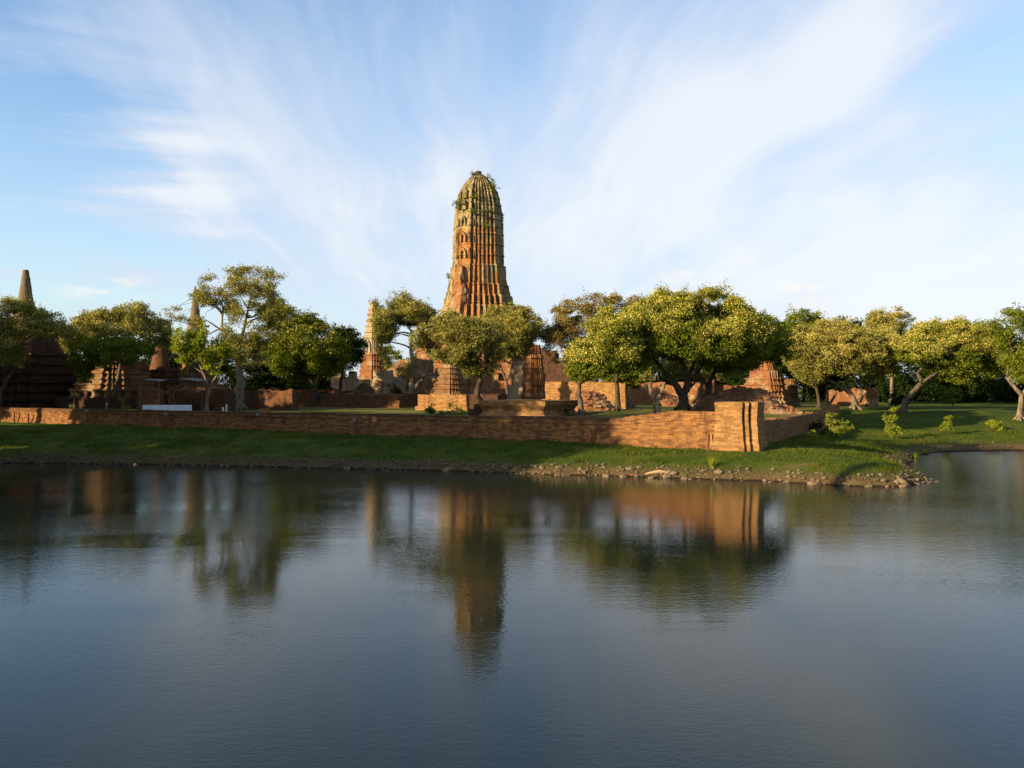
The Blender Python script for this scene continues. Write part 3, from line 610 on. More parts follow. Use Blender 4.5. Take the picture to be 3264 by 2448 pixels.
# farther trees
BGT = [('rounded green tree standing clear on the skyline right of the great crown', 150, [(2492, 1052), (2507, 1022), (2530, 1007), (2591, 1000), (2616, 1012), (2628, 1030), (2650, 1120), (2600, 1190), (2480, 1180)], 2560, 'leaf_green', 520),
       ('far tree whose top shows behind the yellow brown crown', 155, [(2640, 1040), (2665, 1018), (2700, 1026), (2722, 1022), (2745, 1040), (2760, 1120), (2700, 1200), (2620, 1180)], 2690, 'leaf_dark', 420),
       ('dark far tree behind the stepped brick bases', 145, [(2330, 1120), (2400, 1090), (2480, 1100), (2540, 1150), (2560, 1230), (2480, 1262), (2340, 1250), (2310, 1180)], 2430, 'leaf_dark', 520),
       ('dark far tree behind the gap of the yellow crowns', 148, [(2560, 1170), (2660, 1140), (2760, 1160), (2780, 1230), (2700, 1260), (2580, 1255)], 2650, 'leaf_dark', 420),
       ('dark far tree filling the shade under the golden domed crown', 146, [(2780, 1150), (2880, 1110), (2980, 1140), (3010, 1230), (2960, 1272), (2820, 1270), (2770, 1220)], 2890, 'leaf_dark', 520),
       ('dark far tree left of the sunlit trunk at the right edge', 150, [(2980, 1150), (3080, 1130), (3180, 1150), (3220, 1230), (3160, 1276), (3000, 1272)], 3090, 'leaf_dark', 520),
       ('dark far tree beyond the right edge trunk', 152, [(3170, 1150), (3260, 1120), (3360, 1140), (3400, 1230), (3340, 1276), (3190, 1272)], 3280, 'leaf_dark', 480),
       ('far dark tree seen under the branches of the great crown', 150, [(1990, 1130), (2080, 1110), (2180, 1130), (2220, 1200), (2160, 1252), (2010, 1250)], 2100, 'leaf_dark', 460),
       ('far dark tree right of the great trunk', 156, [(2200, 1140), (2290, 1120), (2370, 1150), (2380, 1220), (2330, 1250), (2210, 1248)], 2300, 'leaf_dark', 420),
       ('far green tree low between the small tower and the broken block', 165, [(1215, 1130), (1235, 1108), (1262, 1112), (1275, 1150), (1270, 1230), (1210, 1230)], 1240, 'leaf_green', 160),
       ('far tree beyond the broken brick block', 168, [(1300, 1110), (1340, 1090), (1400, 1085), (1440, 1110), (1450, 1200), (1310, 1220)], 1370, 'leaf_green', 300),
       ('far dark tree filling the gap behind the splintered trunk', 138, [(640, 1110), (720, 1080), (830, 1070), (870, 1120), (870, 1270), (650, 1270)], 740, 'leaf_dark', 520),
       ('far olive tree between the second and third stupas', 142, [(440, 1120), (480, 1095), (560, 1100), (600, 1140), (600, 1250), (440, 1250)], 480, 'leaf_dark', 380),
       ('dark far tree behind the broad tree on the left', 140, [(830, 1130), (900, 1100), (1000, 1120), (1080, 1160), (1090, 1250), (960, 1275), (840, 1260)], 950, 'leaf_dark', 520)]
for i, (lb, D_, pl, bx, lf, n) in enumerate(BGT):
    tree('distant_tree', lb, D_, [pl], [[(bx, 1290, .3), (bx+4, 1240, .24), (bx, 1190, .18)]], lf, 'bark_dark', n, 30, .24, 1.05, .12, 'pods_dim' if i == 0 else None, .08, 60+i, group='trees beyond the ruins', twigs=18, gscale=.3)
#@ENDTREES
# trees on the near left shore, outside the picture: they throw the long evening shade over the bank and the stupas
def shade_tree(x, y, H, rad, seed, label, zb=.6, n=700):
    r = np.random.RandomState(seed); zg = gz(x, y); root = empty('shore_tree', (x, y, zg), 0, label, 'tree', 'trees of the near left shore')
    u = r.normal(size=(n, 3)); u /= np.linalg.norm(u, axis=1)[:, None]; q = r.rand(n)**.4; hh = (H-zb)/2
    T = u*q[:, None]*np.array((rad, rad, hh))+np.array((0, 0, zb+hh)); T = T[T[:, 2] > .5]
    V, Fq, v = leaves(T, 1.1*(.6+.7*r.rand(len(T))), 34, .34, r); link_mesh('crown', V, Fq, M['leaf_green'], root, attr=v)
    w = G(); w.tube([(0, 0, -.3), (.2, .1, H*.3), (0, .3, H*.55)], [.5, .4, .2], 9)
    for k in range(8): w.tube(curve_pts((0, .1, H*.35), T[r.randint(len(T))], r), np.linspace(.2, .04, 6), 6)
    w.build('trunk', M['bark_mid'], root, smooth=True)
Q = np.array((.527, -.85)); DN = np.array((.85, .527))
for i, (s_, dn, H, rad) in enumerate([(-55.0, -9, 19.5, 6.4), (-64, -9, 17.6, 6.2), (-74, -8, 16.2, 6.6), (-84, -11, 14.2, 6.6), (-94, -11, 14.0, 5.6), (-104, -11, 19.5, 5.8), (-114, -10, 12.0, 5.2), (-126, -10, 12.5, 6.8), (-139, -11, 14, 7.)]):
    p_ = s_*Q+dn*DN
    shade_tree(p_[0], p_[1], H, rad, 200+i, zb=9. if H == 19.5 and s_ < -100 else .6, label= ['nearest to the water corner', 'high crowned one in the row gap', 'second of the shore row', 'third of the shore row', 'lowest of the shore row', 'fifth of the shore row', 'sixth of the shore row', 'tallest of the shore row', 'farthest of the shore row'][i].join(('bushy tree on the near left shore, ', '')))
lt = -33.6*Q*0+(-32.5*Q-6*DN); zg = gz(lt[0], lt[1]); lr = empty('leaning_tree', (lt[0], lt[1], zg), 0, 'tall leaning tree on the near left shore with a curved trunk', 'tree')
w = G(); cr = (-43.5*Q-6*DN)-lt; pts = [(0, 0, -.3), (cr[0]*.01, cr[1]*.01, 9), (cr[0]*.04, cr[1]*.04, 13), (cr[0]*.14, cr[1]*.14, 16), (cr[0]*.36, cr[1]*.36, 18), (cr[0]*.65, cr[1]*.65, 19.2), (cr[0], cr[1], 20)]
w.tube(pts, [.42, .38, .36, .33, .29, .22, .15], 10); w.build('trunk', M['bark_mid'], lr, smooth=True)
r_ = np.random.RandomState(5); T = r_.normal(size=(110, 3))*np.array((1.5, 1.5, .7))+np.array((cr[0]*1.05, cr[1]*1.05, 21.0)); V, Fq, v = leaves(T, np.full(110, .8), 40, .26, r_); link_mesh('crown', V, Fq, M['leaf_green'], lr, attr=v)

# saplings and shrubs
def bush(kind, label, D, blobs, base, lf='leaf_bright', stem=.03, per=26, size=.09, seed=1, n=14, rad=.25, group=None, cat='sapling'):
    crowns = []
    for (x0, y0, x1, y1) in blobs:
        mx, my = (x0+x1)/2, (y0+y1)/2; crowns.append([(x0, my), (x0+(mx-x0)*.35, y0+(my-y0)*.3), (mx, y0), (x1-(x1-mx)*.3, y0+(my-y0)*.35), (x1, my), (x1-(x1-mx)*.3, y1-(y1-my)*.2), (mx, y1), (x0+(mx-x0)*.3, y1-(y1-my)*.3)])
    b0 = blobs[0]; top = ((b0[0]+b0[2])/2, (b0[1]+b0[3])/2)
    return tree(kind, label, D, crowns, [[(base[0], base[1], stem), ((base[0]+top[0])/2+2, (base[1]+top[1])/2, stem*.8), (top[0], top[1], stem*.5)]], lf, 'bark_pale', n, per, size, rad, .1, None, 0, seed, .7, cat, group, twigs=n, limb=stem*.5)
bush('sapling', 'small bright yellow green sapling nearest the side wall', 68, [(2570, 1368, 2612, 1404)], (2590, 1408), 'leaf_bright', .03, 34, .08, 301, 24, .22)
bush('sapling', 'largest sapling, tall and loose, behind the small bright one', 74, [(2640, 1318, 2672, 1352), (2632, 1345, 2712, 1378), (2640, 1372, 2682, 1402)], (2652, 1404), 'leaf_bright', .04, 34, .08, 302, 64, .28)
bush('shrub', 'dark shaded shrub against the side wall behind the largest sapling', 77, [(2578, 1340, 2628, 1395)], (2605, 1400), 'leaf_dark', .04, 26, .12, 303, 24, .32, cat='shrub')
bush('sapling', 'two tiered sapling on a thin white stem in the middle of the lawn', 80, [(2816, 1318, 2856, 1352), (2810, 1348, 2876, 1382)], (2840, 1400), 'leaf_bright', .03, 34, .085, 304, 46, .25)
bush('sapling', 'sapling with a separate small top tuft right of the two tiered one', 84, [(2991, 1344, 3040, 1374), (3014, 1322, 3040, 1342)], (3026, 1388), 'leaf_bright', .03, 34, .085, 305, 36, .25)
bush('sapling', 'broad low sapling leaning left, farthest right on the lawn', 87, [(3141, 1330, 3172, 1358), (3152, 1338, 3204, 1376)], (3184, 1380), 'leaf_bright', .03, 34, .09, 306, 44, .27)
bush('shrub', 'small shrub at the foot of the forked tree beyond the lawn', 106, [(2838, 1290, 2872, 1314)], (2856, 1318), 'leaf_bright', .03, 22, .12, 307, 14, .3, cat='shrub')
bush('shrub', 'dark green round bush behind the front wall near the lit plinth', 78, [(1362, 1293, 1396, 1324)], (1380, 1330), 'leaf_green', .03, 28, .10, 308, 22, .25, cat='shrub')
bush('shrub', 'sprawling weedy bush between the lit plinth and front wall', 80, [(1398, 1302, 1450, 1322), (1440, 1292, 1500, 1320), (1430, 1275, 1470, 1300)], (1450, 1326), 'leaf_green', .025, 16, .09, 309, 34, .28, cat='shrub')
bush('shrub', 'small yellow green plant behind the left wall below the stupas', 90, [(376, 1286, 413, 1306), (380, 1272, 396, 1290)], (392, 1312), 'leaf_olive', .03, 24, .10, 310, 14, .25, cat='shrub')
bush('shrub', 'thin twiggy plant behind the left end of the wall', 93, [(226, 1250, 244, 1280), (222, 1285, 258, 1305)], (236, 1316), 'leaf_olive', .03, 12, .09, 311, 12, .25, cat='shrub')
bush('shrub', 'low weeds in the shadow of the near platform', 76, [(1770, 1308, 1815, 1326)], (1790, 1332), 'leaf_dark', .02, 18, .09, 312, 12, .2, cat='shrub')
bush('shrub', 'shaded bush beside the dark hedge under the golden tree', 118, [(2990, 1235, 3075, 1285)], (3040, 1292), 'leaf_green', .05, 24, .16, 313, 40, .45, cat='shrub')
bush('shrub', 'dark bush at the far end of the side wall lawn', 116, [(2820, 1248, 2880, 1290)], (2850, 1296), 'leaf_dark', .05, 24, .16, 314, 36, .45, cat='shrub')
def undergrowth():
    r = np.random.RandomState(91); T = []
    for k in range(900):
        x = 2560+900*r.rand(); D_ = 158+12*r.rand(); T.append(((x-CX)/F*D_, D_, 2.9+3.8*r.rand()))
    for k in range(700):
        x = 760+520*r.rand(); D_ = 150+10*r.rand(); T.append(((x-CX)/F*D_, D_, 2.9+4.0*r.rand()))
    for k in range(700):
        x = 1880+600*r.rand(); D_ = 162+10*r.rand(); T.append(((x-CX)/F*D_, D_, 2.9+3.6*r.rand()))
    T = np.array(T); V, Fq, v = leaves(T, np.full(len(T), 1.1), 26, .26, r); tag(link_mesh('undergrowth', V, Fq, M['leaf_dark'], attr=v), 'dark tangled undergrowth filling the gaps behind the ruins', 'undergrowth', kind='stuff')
undergrowth()

# ---------------------------------------------------------------- masonry
def local(px_, py_, D_, rot=THETA):
    return np.array((X_(px_, D_), D_))
def site(name, label, px_, D_, cat='ruin', z=None, rot=THETA, group=None):
    x = X_(px_, D_); zz = gz(x, D_) if z is None else z
    return empty(name, (x, D_, zz), rot, label, cat, group)
def redent(c0=.38, steps=((1., .38), (.93, .50), (.86, .61), (.78, .70))):
    """square outline with stepped corners; (outset, halfwidth) pairs"""
    pts = []
    st = list(steps)
    q = []
    # +x face going counter-clockwise to +y face
    for i, (o, h) in enumerate(st):
        q.append((o, h)); nxt = st[i+1][0] if i+1 < len(st) else None
        if nxt: q.append((nxt, h))
    q2 = [(b, a) for a, b in reversed(q)]
    quad = q+[p for p in q2 if p != q[-1]]
    for k in range(4):
        c, s_ = [(1, 0), (0, 1), (-1, 0), (0, -1)][k]
        pts += [(x*c-y*s_, x*s_+y*c) for x, y in quad]
    return pts
SQ = [(1, 1), (-1, 1), (-1, -1), (1, -1)]
RED = redent(); RED3 = redent(steps=((1., .55), (.88, .70), (.78, .78)))
CIRC = [(math.cos(2*math.pi*i/28), math.sin(2*math.pi*i/28)) for i in range(28)]
def steps(z0, z1, r0, r1, n, lip=.06):
    pr = []
    for i in range(n):
        a = z0+(z1-z0)*i/n; b = z0+(z1-z0)*(i+1)/n; r = r0+(r1-r0)*i/n; h = b-a
        pr += [(a, r+lip), (a+h*.22, r+lip), (a+h*.24, r), (a+h*.74, r*.985), (a+h*.78, r+lip*.8), (b, r+lip*.8)]
    return pr

# --- the great tower
DT = 150.; tw = site('temple_tower', 'tallest stone and brick temple tower with ribbed bullet shaped spire', 1524, DT, 'tower', 3.0, rot=THETA-R(4))
zt = lambda zy: 44.55-.01758*zy-3.0
prof0 = [(1800, 470), (1640, 400), (1552, 366), (1450, 352), (1440, 330), (1352, 322), (1342, 302), (1252, 292), (1242, 272), (1070, 262), (1058, 245), (1000, 244), (800, 243), (700, 238), (600, 232), (500, 222), (400, 202), (350, 184), (300, 160), (265, 138), (230, 108), (200, 80), (180, 56), (168, 42)]
zz0 = np.array([zt(a) for a, b in prof0]); rr0 = np.array([b*.01758/1.015 for a, b in prof0])
tiers = [1420, 1240, 1060, 960, 860, 760, 690, 620, 550, 480, 415, 350, 290]
prof = []; zc_ = zz0[0]
for zq in np.arange(zz0[0], zz0[-1], .16):
    r = float(np.interp(zq, zz0, rr0)); f = 0.
    for tq in tiers:
        d = zq-zt(tq)
        if -.25 < d < .0: f = .022
        elif -.50 < d <= -.25: f = -.012
    prof.append((zq, r*(1+f*(1 if r > 2.2 else .5))))
_o = [(1.02, .32), (.86, .32), (.86, .345), (.90, .345), (.90, .444), (.75, .444), (.75, .465), (.79, .465), (.79, .57), (.65, .57), (.65, .59), (.69, .59), (.69, .69)]
_q = _o+[(b_, a_) for a_, b_ in reversed(_o[:-1])]; RIB = []
for _k in range(4):
    _c, _s = [(1, 0), (0, 1), (-1, 0), (0, -1)][_k]; RIB += [(x_*_c-y_*_s, x_*_s+y_*_c) for x_, y_ in _q]
g_ = G(); g_.loft(0, 0, RIB, prof, .3, .13)
A = np.concatenate(g_.V)
er = (fbm(A*np.array((1, 1, .7)), .5, 3, 5)-.5)*.30+(fbm(A, 3.2, 2, 8)-.5)*.06; nrm = A[:, :2]/(np.linalg.norm(A[:, :2], axis=1)[:, None]+1e-6)
A[:, :2] += nrm*er[:, None]*np.clip(np.linalg.norm(A[:, :2], axis=1)/3, .2, 1)[:, None]; g_.V = [A]
g_.build('spire', M['tower'], tw)
g_ = G(); g_.loft(0, 0, RED3, [(-.4, 12), (1.2, 12), (1.2, 11.5)]+steps(1.2, 9., 11., 8.6, 4, .15)+[(9., 8.3), (10.5, 8.0)], .5, .12); g_.rough(.12, .9); g_.build('base', M['brick_red'], tw)
g_ = G(); zz_ = zt(168); g_.loft(0, 0, CIRC, [(zz_-.5, .8), (zz_-.1, .72), (zz_, .62), (zz_+.12, .52), (zz_+.2, .60), (zz_+.42, .58), (zz_+.5, .42)], .2); g_.rough(.03, 2.); g_.build('finial', M['tower'], tw)
rad_at = lambda z: float(np.interp(z, zz0, rr0))
def leafshape(w_, h_, t_):       # pointed antefix / arch outline extruded
    o = [(-w_, 0), (-w_, h_*.45), (-w_*.85, h_*.66), (-w_*.45, h_*.87), (0, h_), (w_*.45, h_*.87), (w_*.85, h_*.66), (w_, h_*.45), (w_, 0)]
    return o
def antefix(parent, ang, dist, off, z, w_, h_, t_, m_, name='antefix', hollow=False, tilt=.08):
    o = leafshape(w_, h_, t_); n = len(o); V = []; ca, sa = math.cos(ang), math.sin(ang)
    def W_(a, b, zq): d = dist+b; return (ca*d-sa*(off+a), sa*d+ca*(off+a), z+zq)
    g2 = G()
    if not hollow:
        V = [W_(a, -.25, q) for a, q in o]+[W_(a, t_-tilt*q, q) for a, q in o]
        c0 = len(V); V.append(W_(0, t_*1.25-tilt*h_*.5, h_*.5)); Fc = [(n+i, n+(i+1) % n, c0) for i in range(n)]+[(i, (i+1) % n, n+(i+1) % n, n+i) for i in range(n)]
        g2.add(V, Fc)
    else:
        inn = [(a*.55, q*.72+.0) for a, q in o]
        V = [W_(a, -.25, q) for a, q in o]+[W_(a, t_, q) for a, q in o]+[W_(a, t_, q) for a, q in inn]+[W_(a, -.05, q) for a, q in inn]
        Fc = [(i, i+1, n+i+1, n+i) for i in range(n-1)]+[(n+i, n+i+1, 2*n+i+1, 2*n+i) for i in range(n-1)]+[(2*n+i, 2*n+i+1, 3*n+i+1, 3*n+i) for i in range(n-1)]
        g2.add(V, Fc)
    g2.rough(.035, 2.2); return g2.build(name, m_, parent)
FR = -math.pi/2        # local -y: the sunlit face seen from across the water
for face in range(4):
    an = FR+face*math.pi/2
    if face: continue
    for tq in (430, 540, 690):
        z = zt(tq)-.12; rr_ = rad_at(z)
        antefix(tw, an, rr_, 0, z, .46, 1.6, .42, M['tower'], hollow=(tq == 690))
        for sx in (-1, 1): antefix(tw, an, rr_, sx*.30*rr_, z, .30, 1.3, .34, M['tower'])
    for tq in (855, 1005):
        z = zt(tq); rr_ = rad_at(z)
        antefix(tw, an, rr_, .05, z, .56, 1.75, .50, M['tower'], 'niche', True)
        for sx in (-1, 1): antefix(tw, an, rr_, sx*.30*rr_, z, .2, 1.65, .42, M['tower'])
# shoulders: big pointed leaves stepping down at the corners
for q in range(4):
    an0 = math.pi/4+q*math.pi/2
    for (tq, w_, h_, dd) in ((1200, .40, 2.4, 1.03), (1330, .46, 2.6, 1.05), (1440, .5, 2.4, 1.07)):
        if q == 3: continue
        for s_ in (-.25, .25):
            z = zt(tq); rr_ = rad_at(z)*dd; antefix(tw, an0+s_, rr_*.87, 0, z, w_, h_, .35, M['tower'], tilt=.12)
g_ = G(); rr_ = rad_at(zt(1400)); g_.loft(0.1, -rr_-.0, [(1, .9), (-1, .9), (-1, -.5), (-.6, -1), (.6, -1), (1, -.5)], [(zt(1800), 1.75), (zt(1560), 1.7), (zt(1400), 1.45), (zt(1250), 1.05), (zt(1150), .8), (zt(1085), .45)], .3, .2, lean=(0, .05)); g_.rough(.34, 1.1, 4, 3); g_.build('broken_porch', M['brick_red'], tw)
# plants growing from the tower
for i, (a, b, w_, h_, D_, lb) in enumerate([(1458, 648, 26, 18, 146.2, 'bright green bush growing on the left edge of the tall tower'), (1566, 598, 26, 22, 148, 'dark bush hanging near the top right of the tall tower'), (1560, 583, 14, 20, 149, 'small dark plant above the bush on the tower top right'),
                                      (1508, 671, 20, 10, 145.2, 'creeping weeds on the front of the tall tower, lower row left'), (1548, 668, 22, 11, 145.6, 'creeping weeds on the front of the tall tower, lower row right'), (1514, 624, 16, 8, 145.8, 'small weed high on the front of the tall tower'), (1506, 558, 9, 8, 149, 'tiny sprig beside the finial of the tall tower'),
                                      (1602, 694, 5, 5, 149.5, 'tiny sprig sticking out right of the tall tower'), (1428, 878, 7, 8, 149, 'sprig hanging off the left shoulder of the tall tower'), (1552, 716, 9, 7, 145.4, 'small weed halfway down the tall tower')]):
    bush('wall_plant', lb, D_, [(a-w_, b-h_, a+w_, b+h_)] if w_ > 12 else [(a-w_, b-h_, a+w_, b+h_)], (a, b+h_*.6), 'leaf_green', .05, 34, .10, 400+i, max(3, int(w_*h_/22)), .38, cat='plant')
for o in list(COL.objects):
    if o.name.startswith('wall_plant'): pass

# --- generic ruined stupa
def stupa(label, px_, D_, plan, profs, mats, z=None, rough=.17, lean=(0, 0), name='stupa', seed=0, seg=.12, names=None, group='ruined stupas'):
    t_ = site(name, label, px_, D_, 'stupa', z, group=group)
    for i, (pl, pr, mt) in enumerate(zip(plan, profs, mats)):
        g2 = G(); mx = max(p[1] for p in pr); g2.loft(0, 0, pl, pr, .35, .35/mx if pl is not CIRC else None, lean=lean); g2.rough(rough*(.5 if i == len(profs)-1 else 1), 1.1, 3, seed+i); g2.build((names or ['base', 'bell', 'spire'])[i], M[mt], t_)
    return t_
def H_(y, D_, zb=3.05): return Z_(y, D_)-zb
# 1: left edge
D_ = 116.; k = D_/F
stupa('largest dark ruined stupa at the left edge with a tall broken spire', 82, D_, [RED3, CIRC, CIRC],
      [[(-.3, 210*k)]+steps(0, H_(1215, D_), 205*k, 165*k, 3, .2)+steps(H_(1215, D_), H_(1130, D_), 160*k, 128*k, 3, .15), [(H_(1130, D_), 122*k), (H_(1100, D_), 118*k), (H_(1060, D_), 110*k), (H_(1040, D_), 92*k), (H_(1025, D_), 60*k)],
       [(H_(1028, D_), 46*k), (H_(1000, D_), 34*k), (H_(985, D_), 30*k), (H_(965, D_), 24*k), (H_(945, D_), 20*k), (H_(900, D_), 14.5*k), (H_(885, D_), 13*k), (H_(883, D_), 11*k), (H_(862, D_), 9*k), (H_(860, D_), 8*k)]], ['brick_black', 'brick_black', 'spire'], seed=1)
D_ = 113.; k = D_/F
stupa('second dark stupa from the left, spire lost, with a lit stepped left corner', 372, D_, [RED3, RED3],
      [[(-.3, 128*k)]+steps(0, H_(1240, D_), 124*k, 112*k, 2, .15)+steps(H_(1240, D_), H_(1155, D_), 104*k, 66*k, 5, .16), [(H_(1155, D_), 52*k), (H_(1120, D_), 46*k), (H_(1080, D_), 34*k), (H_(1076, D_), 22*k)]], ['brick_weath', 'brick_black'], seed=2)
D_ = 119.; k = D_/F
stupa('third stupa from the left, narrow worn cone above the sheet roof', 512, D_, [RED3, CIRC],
      [[(-.3, 90*k)]+steps(0, H_(1235, D_), 84*k, 66*k, 2, .15)+steps(H_(1235, D_), H_(1180, D_), 54*k, 38*k, 3, .1), [(H_(1180, D_), 34*k), (H_(1150, D_), 26*k), (H_(1120, D_), 20*k), (H_(1103, D_), 12*k)]], ['brick_shaded', 'brick_shaded'], seed=3)
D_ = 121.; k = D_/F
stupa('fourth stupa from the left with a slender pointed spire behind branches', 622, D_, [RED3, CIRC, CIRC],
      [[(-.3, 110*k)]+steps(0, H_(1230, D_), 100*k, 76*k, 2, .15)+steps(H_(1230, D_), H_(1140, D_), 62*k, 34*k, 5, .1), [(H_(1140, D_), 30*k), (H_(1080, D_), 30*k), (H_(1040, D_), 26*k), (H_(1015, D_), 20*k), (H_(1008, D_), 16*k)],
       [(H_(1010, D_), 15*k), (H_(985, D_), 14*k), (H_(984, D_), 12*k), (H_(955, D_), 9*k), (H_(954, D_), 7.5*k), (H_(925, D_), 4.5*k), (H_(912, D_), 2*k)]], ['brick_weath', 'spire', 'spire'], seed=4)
# shaded low walls below the stupas
def block(name, label, px_, D_, boxes, mt, rough=.07, cat='ruin', z=None, group=None, seed=0, seg=.35, top=.5, course=.1):
    """boxes: (x0,x1,y0,y1,z0,z1) in the compound's own axes, metres"""
    t_ = site(name, label, px_, D_, cat, z, group=group); g2 = G()
    for i, b in enumerate(boxes): g2.box(*b[:6], seg=seg, top=(b[6] if len(b) > 6 else top), course=course, seed=seed+i*3)
    g2.rough(rough, 1.3, 3, seed); g2.build('masonry', M[mt], t_); return t_
def slab(name, label, px0, D0, boxes, mt, rough=.07, cat='ruin', seed=0, seg=.35, top=.5, course=.1, kfl=None, z=None, group=None):
    x = X_(px0, D0); zz = gz(x, D0) if z is None else z
    g2 = G()
    for i, b in enumerate(boxes): g2.box(*b[:6], seg=seg, top=(b[6] if len(b) > 6 else top), course=course, seed=seed+i*3, flare=(b[7] if len(b) > 7 else None))
    g2.rough(rough, 1.3, 3, seed); o = g2.build(name, M[mt], None); o.location = (x, D0, zz); o.rotation_euler = (0, 0, THETA); return tag(o, label, cat, group)
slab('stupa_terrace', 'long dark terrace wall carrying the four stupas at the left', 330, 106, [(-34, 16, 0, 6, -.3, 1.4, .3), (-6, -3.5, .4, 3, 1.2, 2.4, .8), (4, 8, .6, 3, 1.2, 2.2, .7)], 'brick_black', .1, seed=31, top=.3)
slab('ruined_wall', 'dark brick wall behind the sheet roof with a sunlit end', 560, 96, [(-6, 7, 0, 1., -.3, 2.6, .9), (-2.5, .5, -2.2, -.9, -.3, 1.25, .3), (1.6, 2.9, -2.4, -1.4, -.3, 2.5, .9), (.3, .9, -2.4, -1.8, -.3, 1.8, .1)], 'brick_shaded', .06, seed=32)
slab('ruined_wall', 'long low brick terrace left of centre, moulded and in shade', 1000, 112, [(-14.5, 13, 0, 5, -.3, .55, .05), (-14.3, 12.8, .3, 5, .55, .9, .05), (-14, 12.4, .6, 5, .9, 1.75, .35), (-13, 5, 2.5, 3.6, 1.75, 2.5, 1.1)], 'brick_shaded', .06, seed=33)
slab('ruined_wall', 'shaded brick wall between the splintered trunk and the terrace', 800, 100, [(-7, 6, 0, .9, -.3, 2.5, .7)], 'brick_shaded', .08, seed=34)
# gallery with arches
def gallery():
    D_ = 122.; x = X_(1165, D_); g2 = G(); w0 = -6.; w1 = 8.4
    def hole(x_): 
        for c, hw, hh in ((-.2, 1.9, 2.9), (5.0, 1.2, 2.3)):
            if abs(x_-c) < hw: return hh*math.sqrt(1-((x_-c)/hw)**2)*.75+.9
        return 0
    n = 58
    for i in range(n):
        a = w0+(w1-w0)*i/n; b = w0+(w1-w0)*(i+1)/n; h = hole((a+b)/2); t_ = 3.6+.35*math.floor(3*vnoise(np.array([[i*.14, 1, 2]]))[0])
        g2.box(a, b, 0, 1.1, max(-.2, h), t_, seg=.5)
    g2.box(w0, w1, 2.2, 2.8, -.3, 3.2, seg=.5, top=.4)
    for c in (-4.6, -2.6, 1.7, 3.5): g2.box(c-.45, c+.45, .1, 1., 3.6, 4.9, seg=.4, top=.3, seed=int(c*3)+20)
    g2.rough(.09, 1.3); o = g2.build('arched_gallery', M['brick_plaster']); o.location = (x, D_, 3.05); o.rotation_euler = (0, 0, THETA)
    tag(o, 'ruined brick gallery with a wide arch below the small tower', 'ruin')
gallery()
# small tower
D_ = 132.; k = D_/F; st_ = site('small_temple_tower', 'small stucco temple tower on a red brick base left of centre', 1190, D_, 'tower')
g_ = G(); g_.loft(0, 0, RED3, [(-.3, 46*k)]+steps(0, H_(1215, D_), 44*k, 42*k, 2, .12)+steps(H_(1215, D_), H_(1130, D_), 40*k, 29*k, 5, .1), .3, .1); g_.rough(.08, 1.3); g_.build('base', M['brick_red'], st_)
g_ = G(); g_.loft(0, 0, RED3, [(H_(1131, D_), 29*k), (H_(1126, D_), 29*k), (H_(1125, D_), 26*k), (H_(1082, D_), 25*k), (H_(1078, D_), 29*k), (H_(1072, D_), 29*k), (H_(1070, D_), 22*k)], .3, .1); g_.rough(.06, 1.5); g_.build('cella', M['brick_plaster'], st_)
g_ = G(); pr = []
for i in range(6):
    a = 1072-i*18; r_0 = (24-2.6*i)*k; pr += [(H_(a, D_), r_0), (H_(a-10, D_), r_0*.94), (H_(a-12, D_), r_0*1.10), (H_(a-16, D_), r_0*1.10), (H_(a-17.5, D_), r_0*.85)]
pr += [(H_(965, D_), 5*k), (H_(962, D_), 4*k)]; g_.loft(0, 0, RED3, pr, .3, .12); g_.rough(.08, 1.6); g_.build('spire', M['brick_plaster'], st_)
for an in (FR, FR+math.pi/2): antefix(st_, an, 26*k, 0, H_(1124, D_), .42, 1.9, .18, M['brick_plaster'], 'niche', True)
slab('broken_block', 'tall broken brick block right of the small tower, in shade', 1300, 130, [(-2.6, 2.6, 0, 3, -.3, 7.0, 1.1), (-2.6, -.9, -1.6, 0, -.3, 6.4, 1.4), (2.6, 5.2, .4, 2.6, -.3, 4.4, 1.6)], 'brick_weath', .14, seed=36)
slab('ruined_wall', 'crumbled red brick remains below the broken block', 1275, 121, [(-1, 6, 0, 1.6, -.3, 2.9, 1.6), (6, 9.5, .2, 1.4, -.3, 3.4, 1.2)], 'brick_shaded', .16, seed=37)
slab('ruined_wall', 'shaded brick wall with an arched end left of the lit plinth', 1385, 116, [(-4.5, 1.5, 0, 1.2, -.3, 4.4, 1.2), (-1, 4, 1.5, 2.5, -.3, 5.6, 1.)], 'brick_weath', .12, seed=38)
# chedi on plinth near centre
D_ = 105.; k = D_/F
slab('brick_plinth', 'sunlit brick plinth under the small stepped stupa left of centre', 1408, 96, [(-3.1, 3.1, 0, 4.6, -.3, 1.72, .06), (-3.3, 3.3, -.2, 4.8, -.3, .45, .05)], 'brick_pale', .05, seed=40, top=.06)
px_ = 1436; x = X_(px_, 106.5)
stc = stupa('small stepped stupa standing on the sunlit plinth left of centre', px_, 98.6, [RED3, RED3, RED3],
      [[(1.6, 1.95), (1.85, 1.95)]+steps(1.85, 4.7, 1.48, .82, 5, .15), [(4.7, .56), (6.3, .50), (6.4, .72), (6.65, .72)], [(6.65, .5), (7.9, .27), (8.7, .07)]], ['brick_weath', 'brick_plaster', 'brick_weath'], rough=.04, seed=6, seg=.1, names=['base', 'cella', 'spire'], z=3.05)
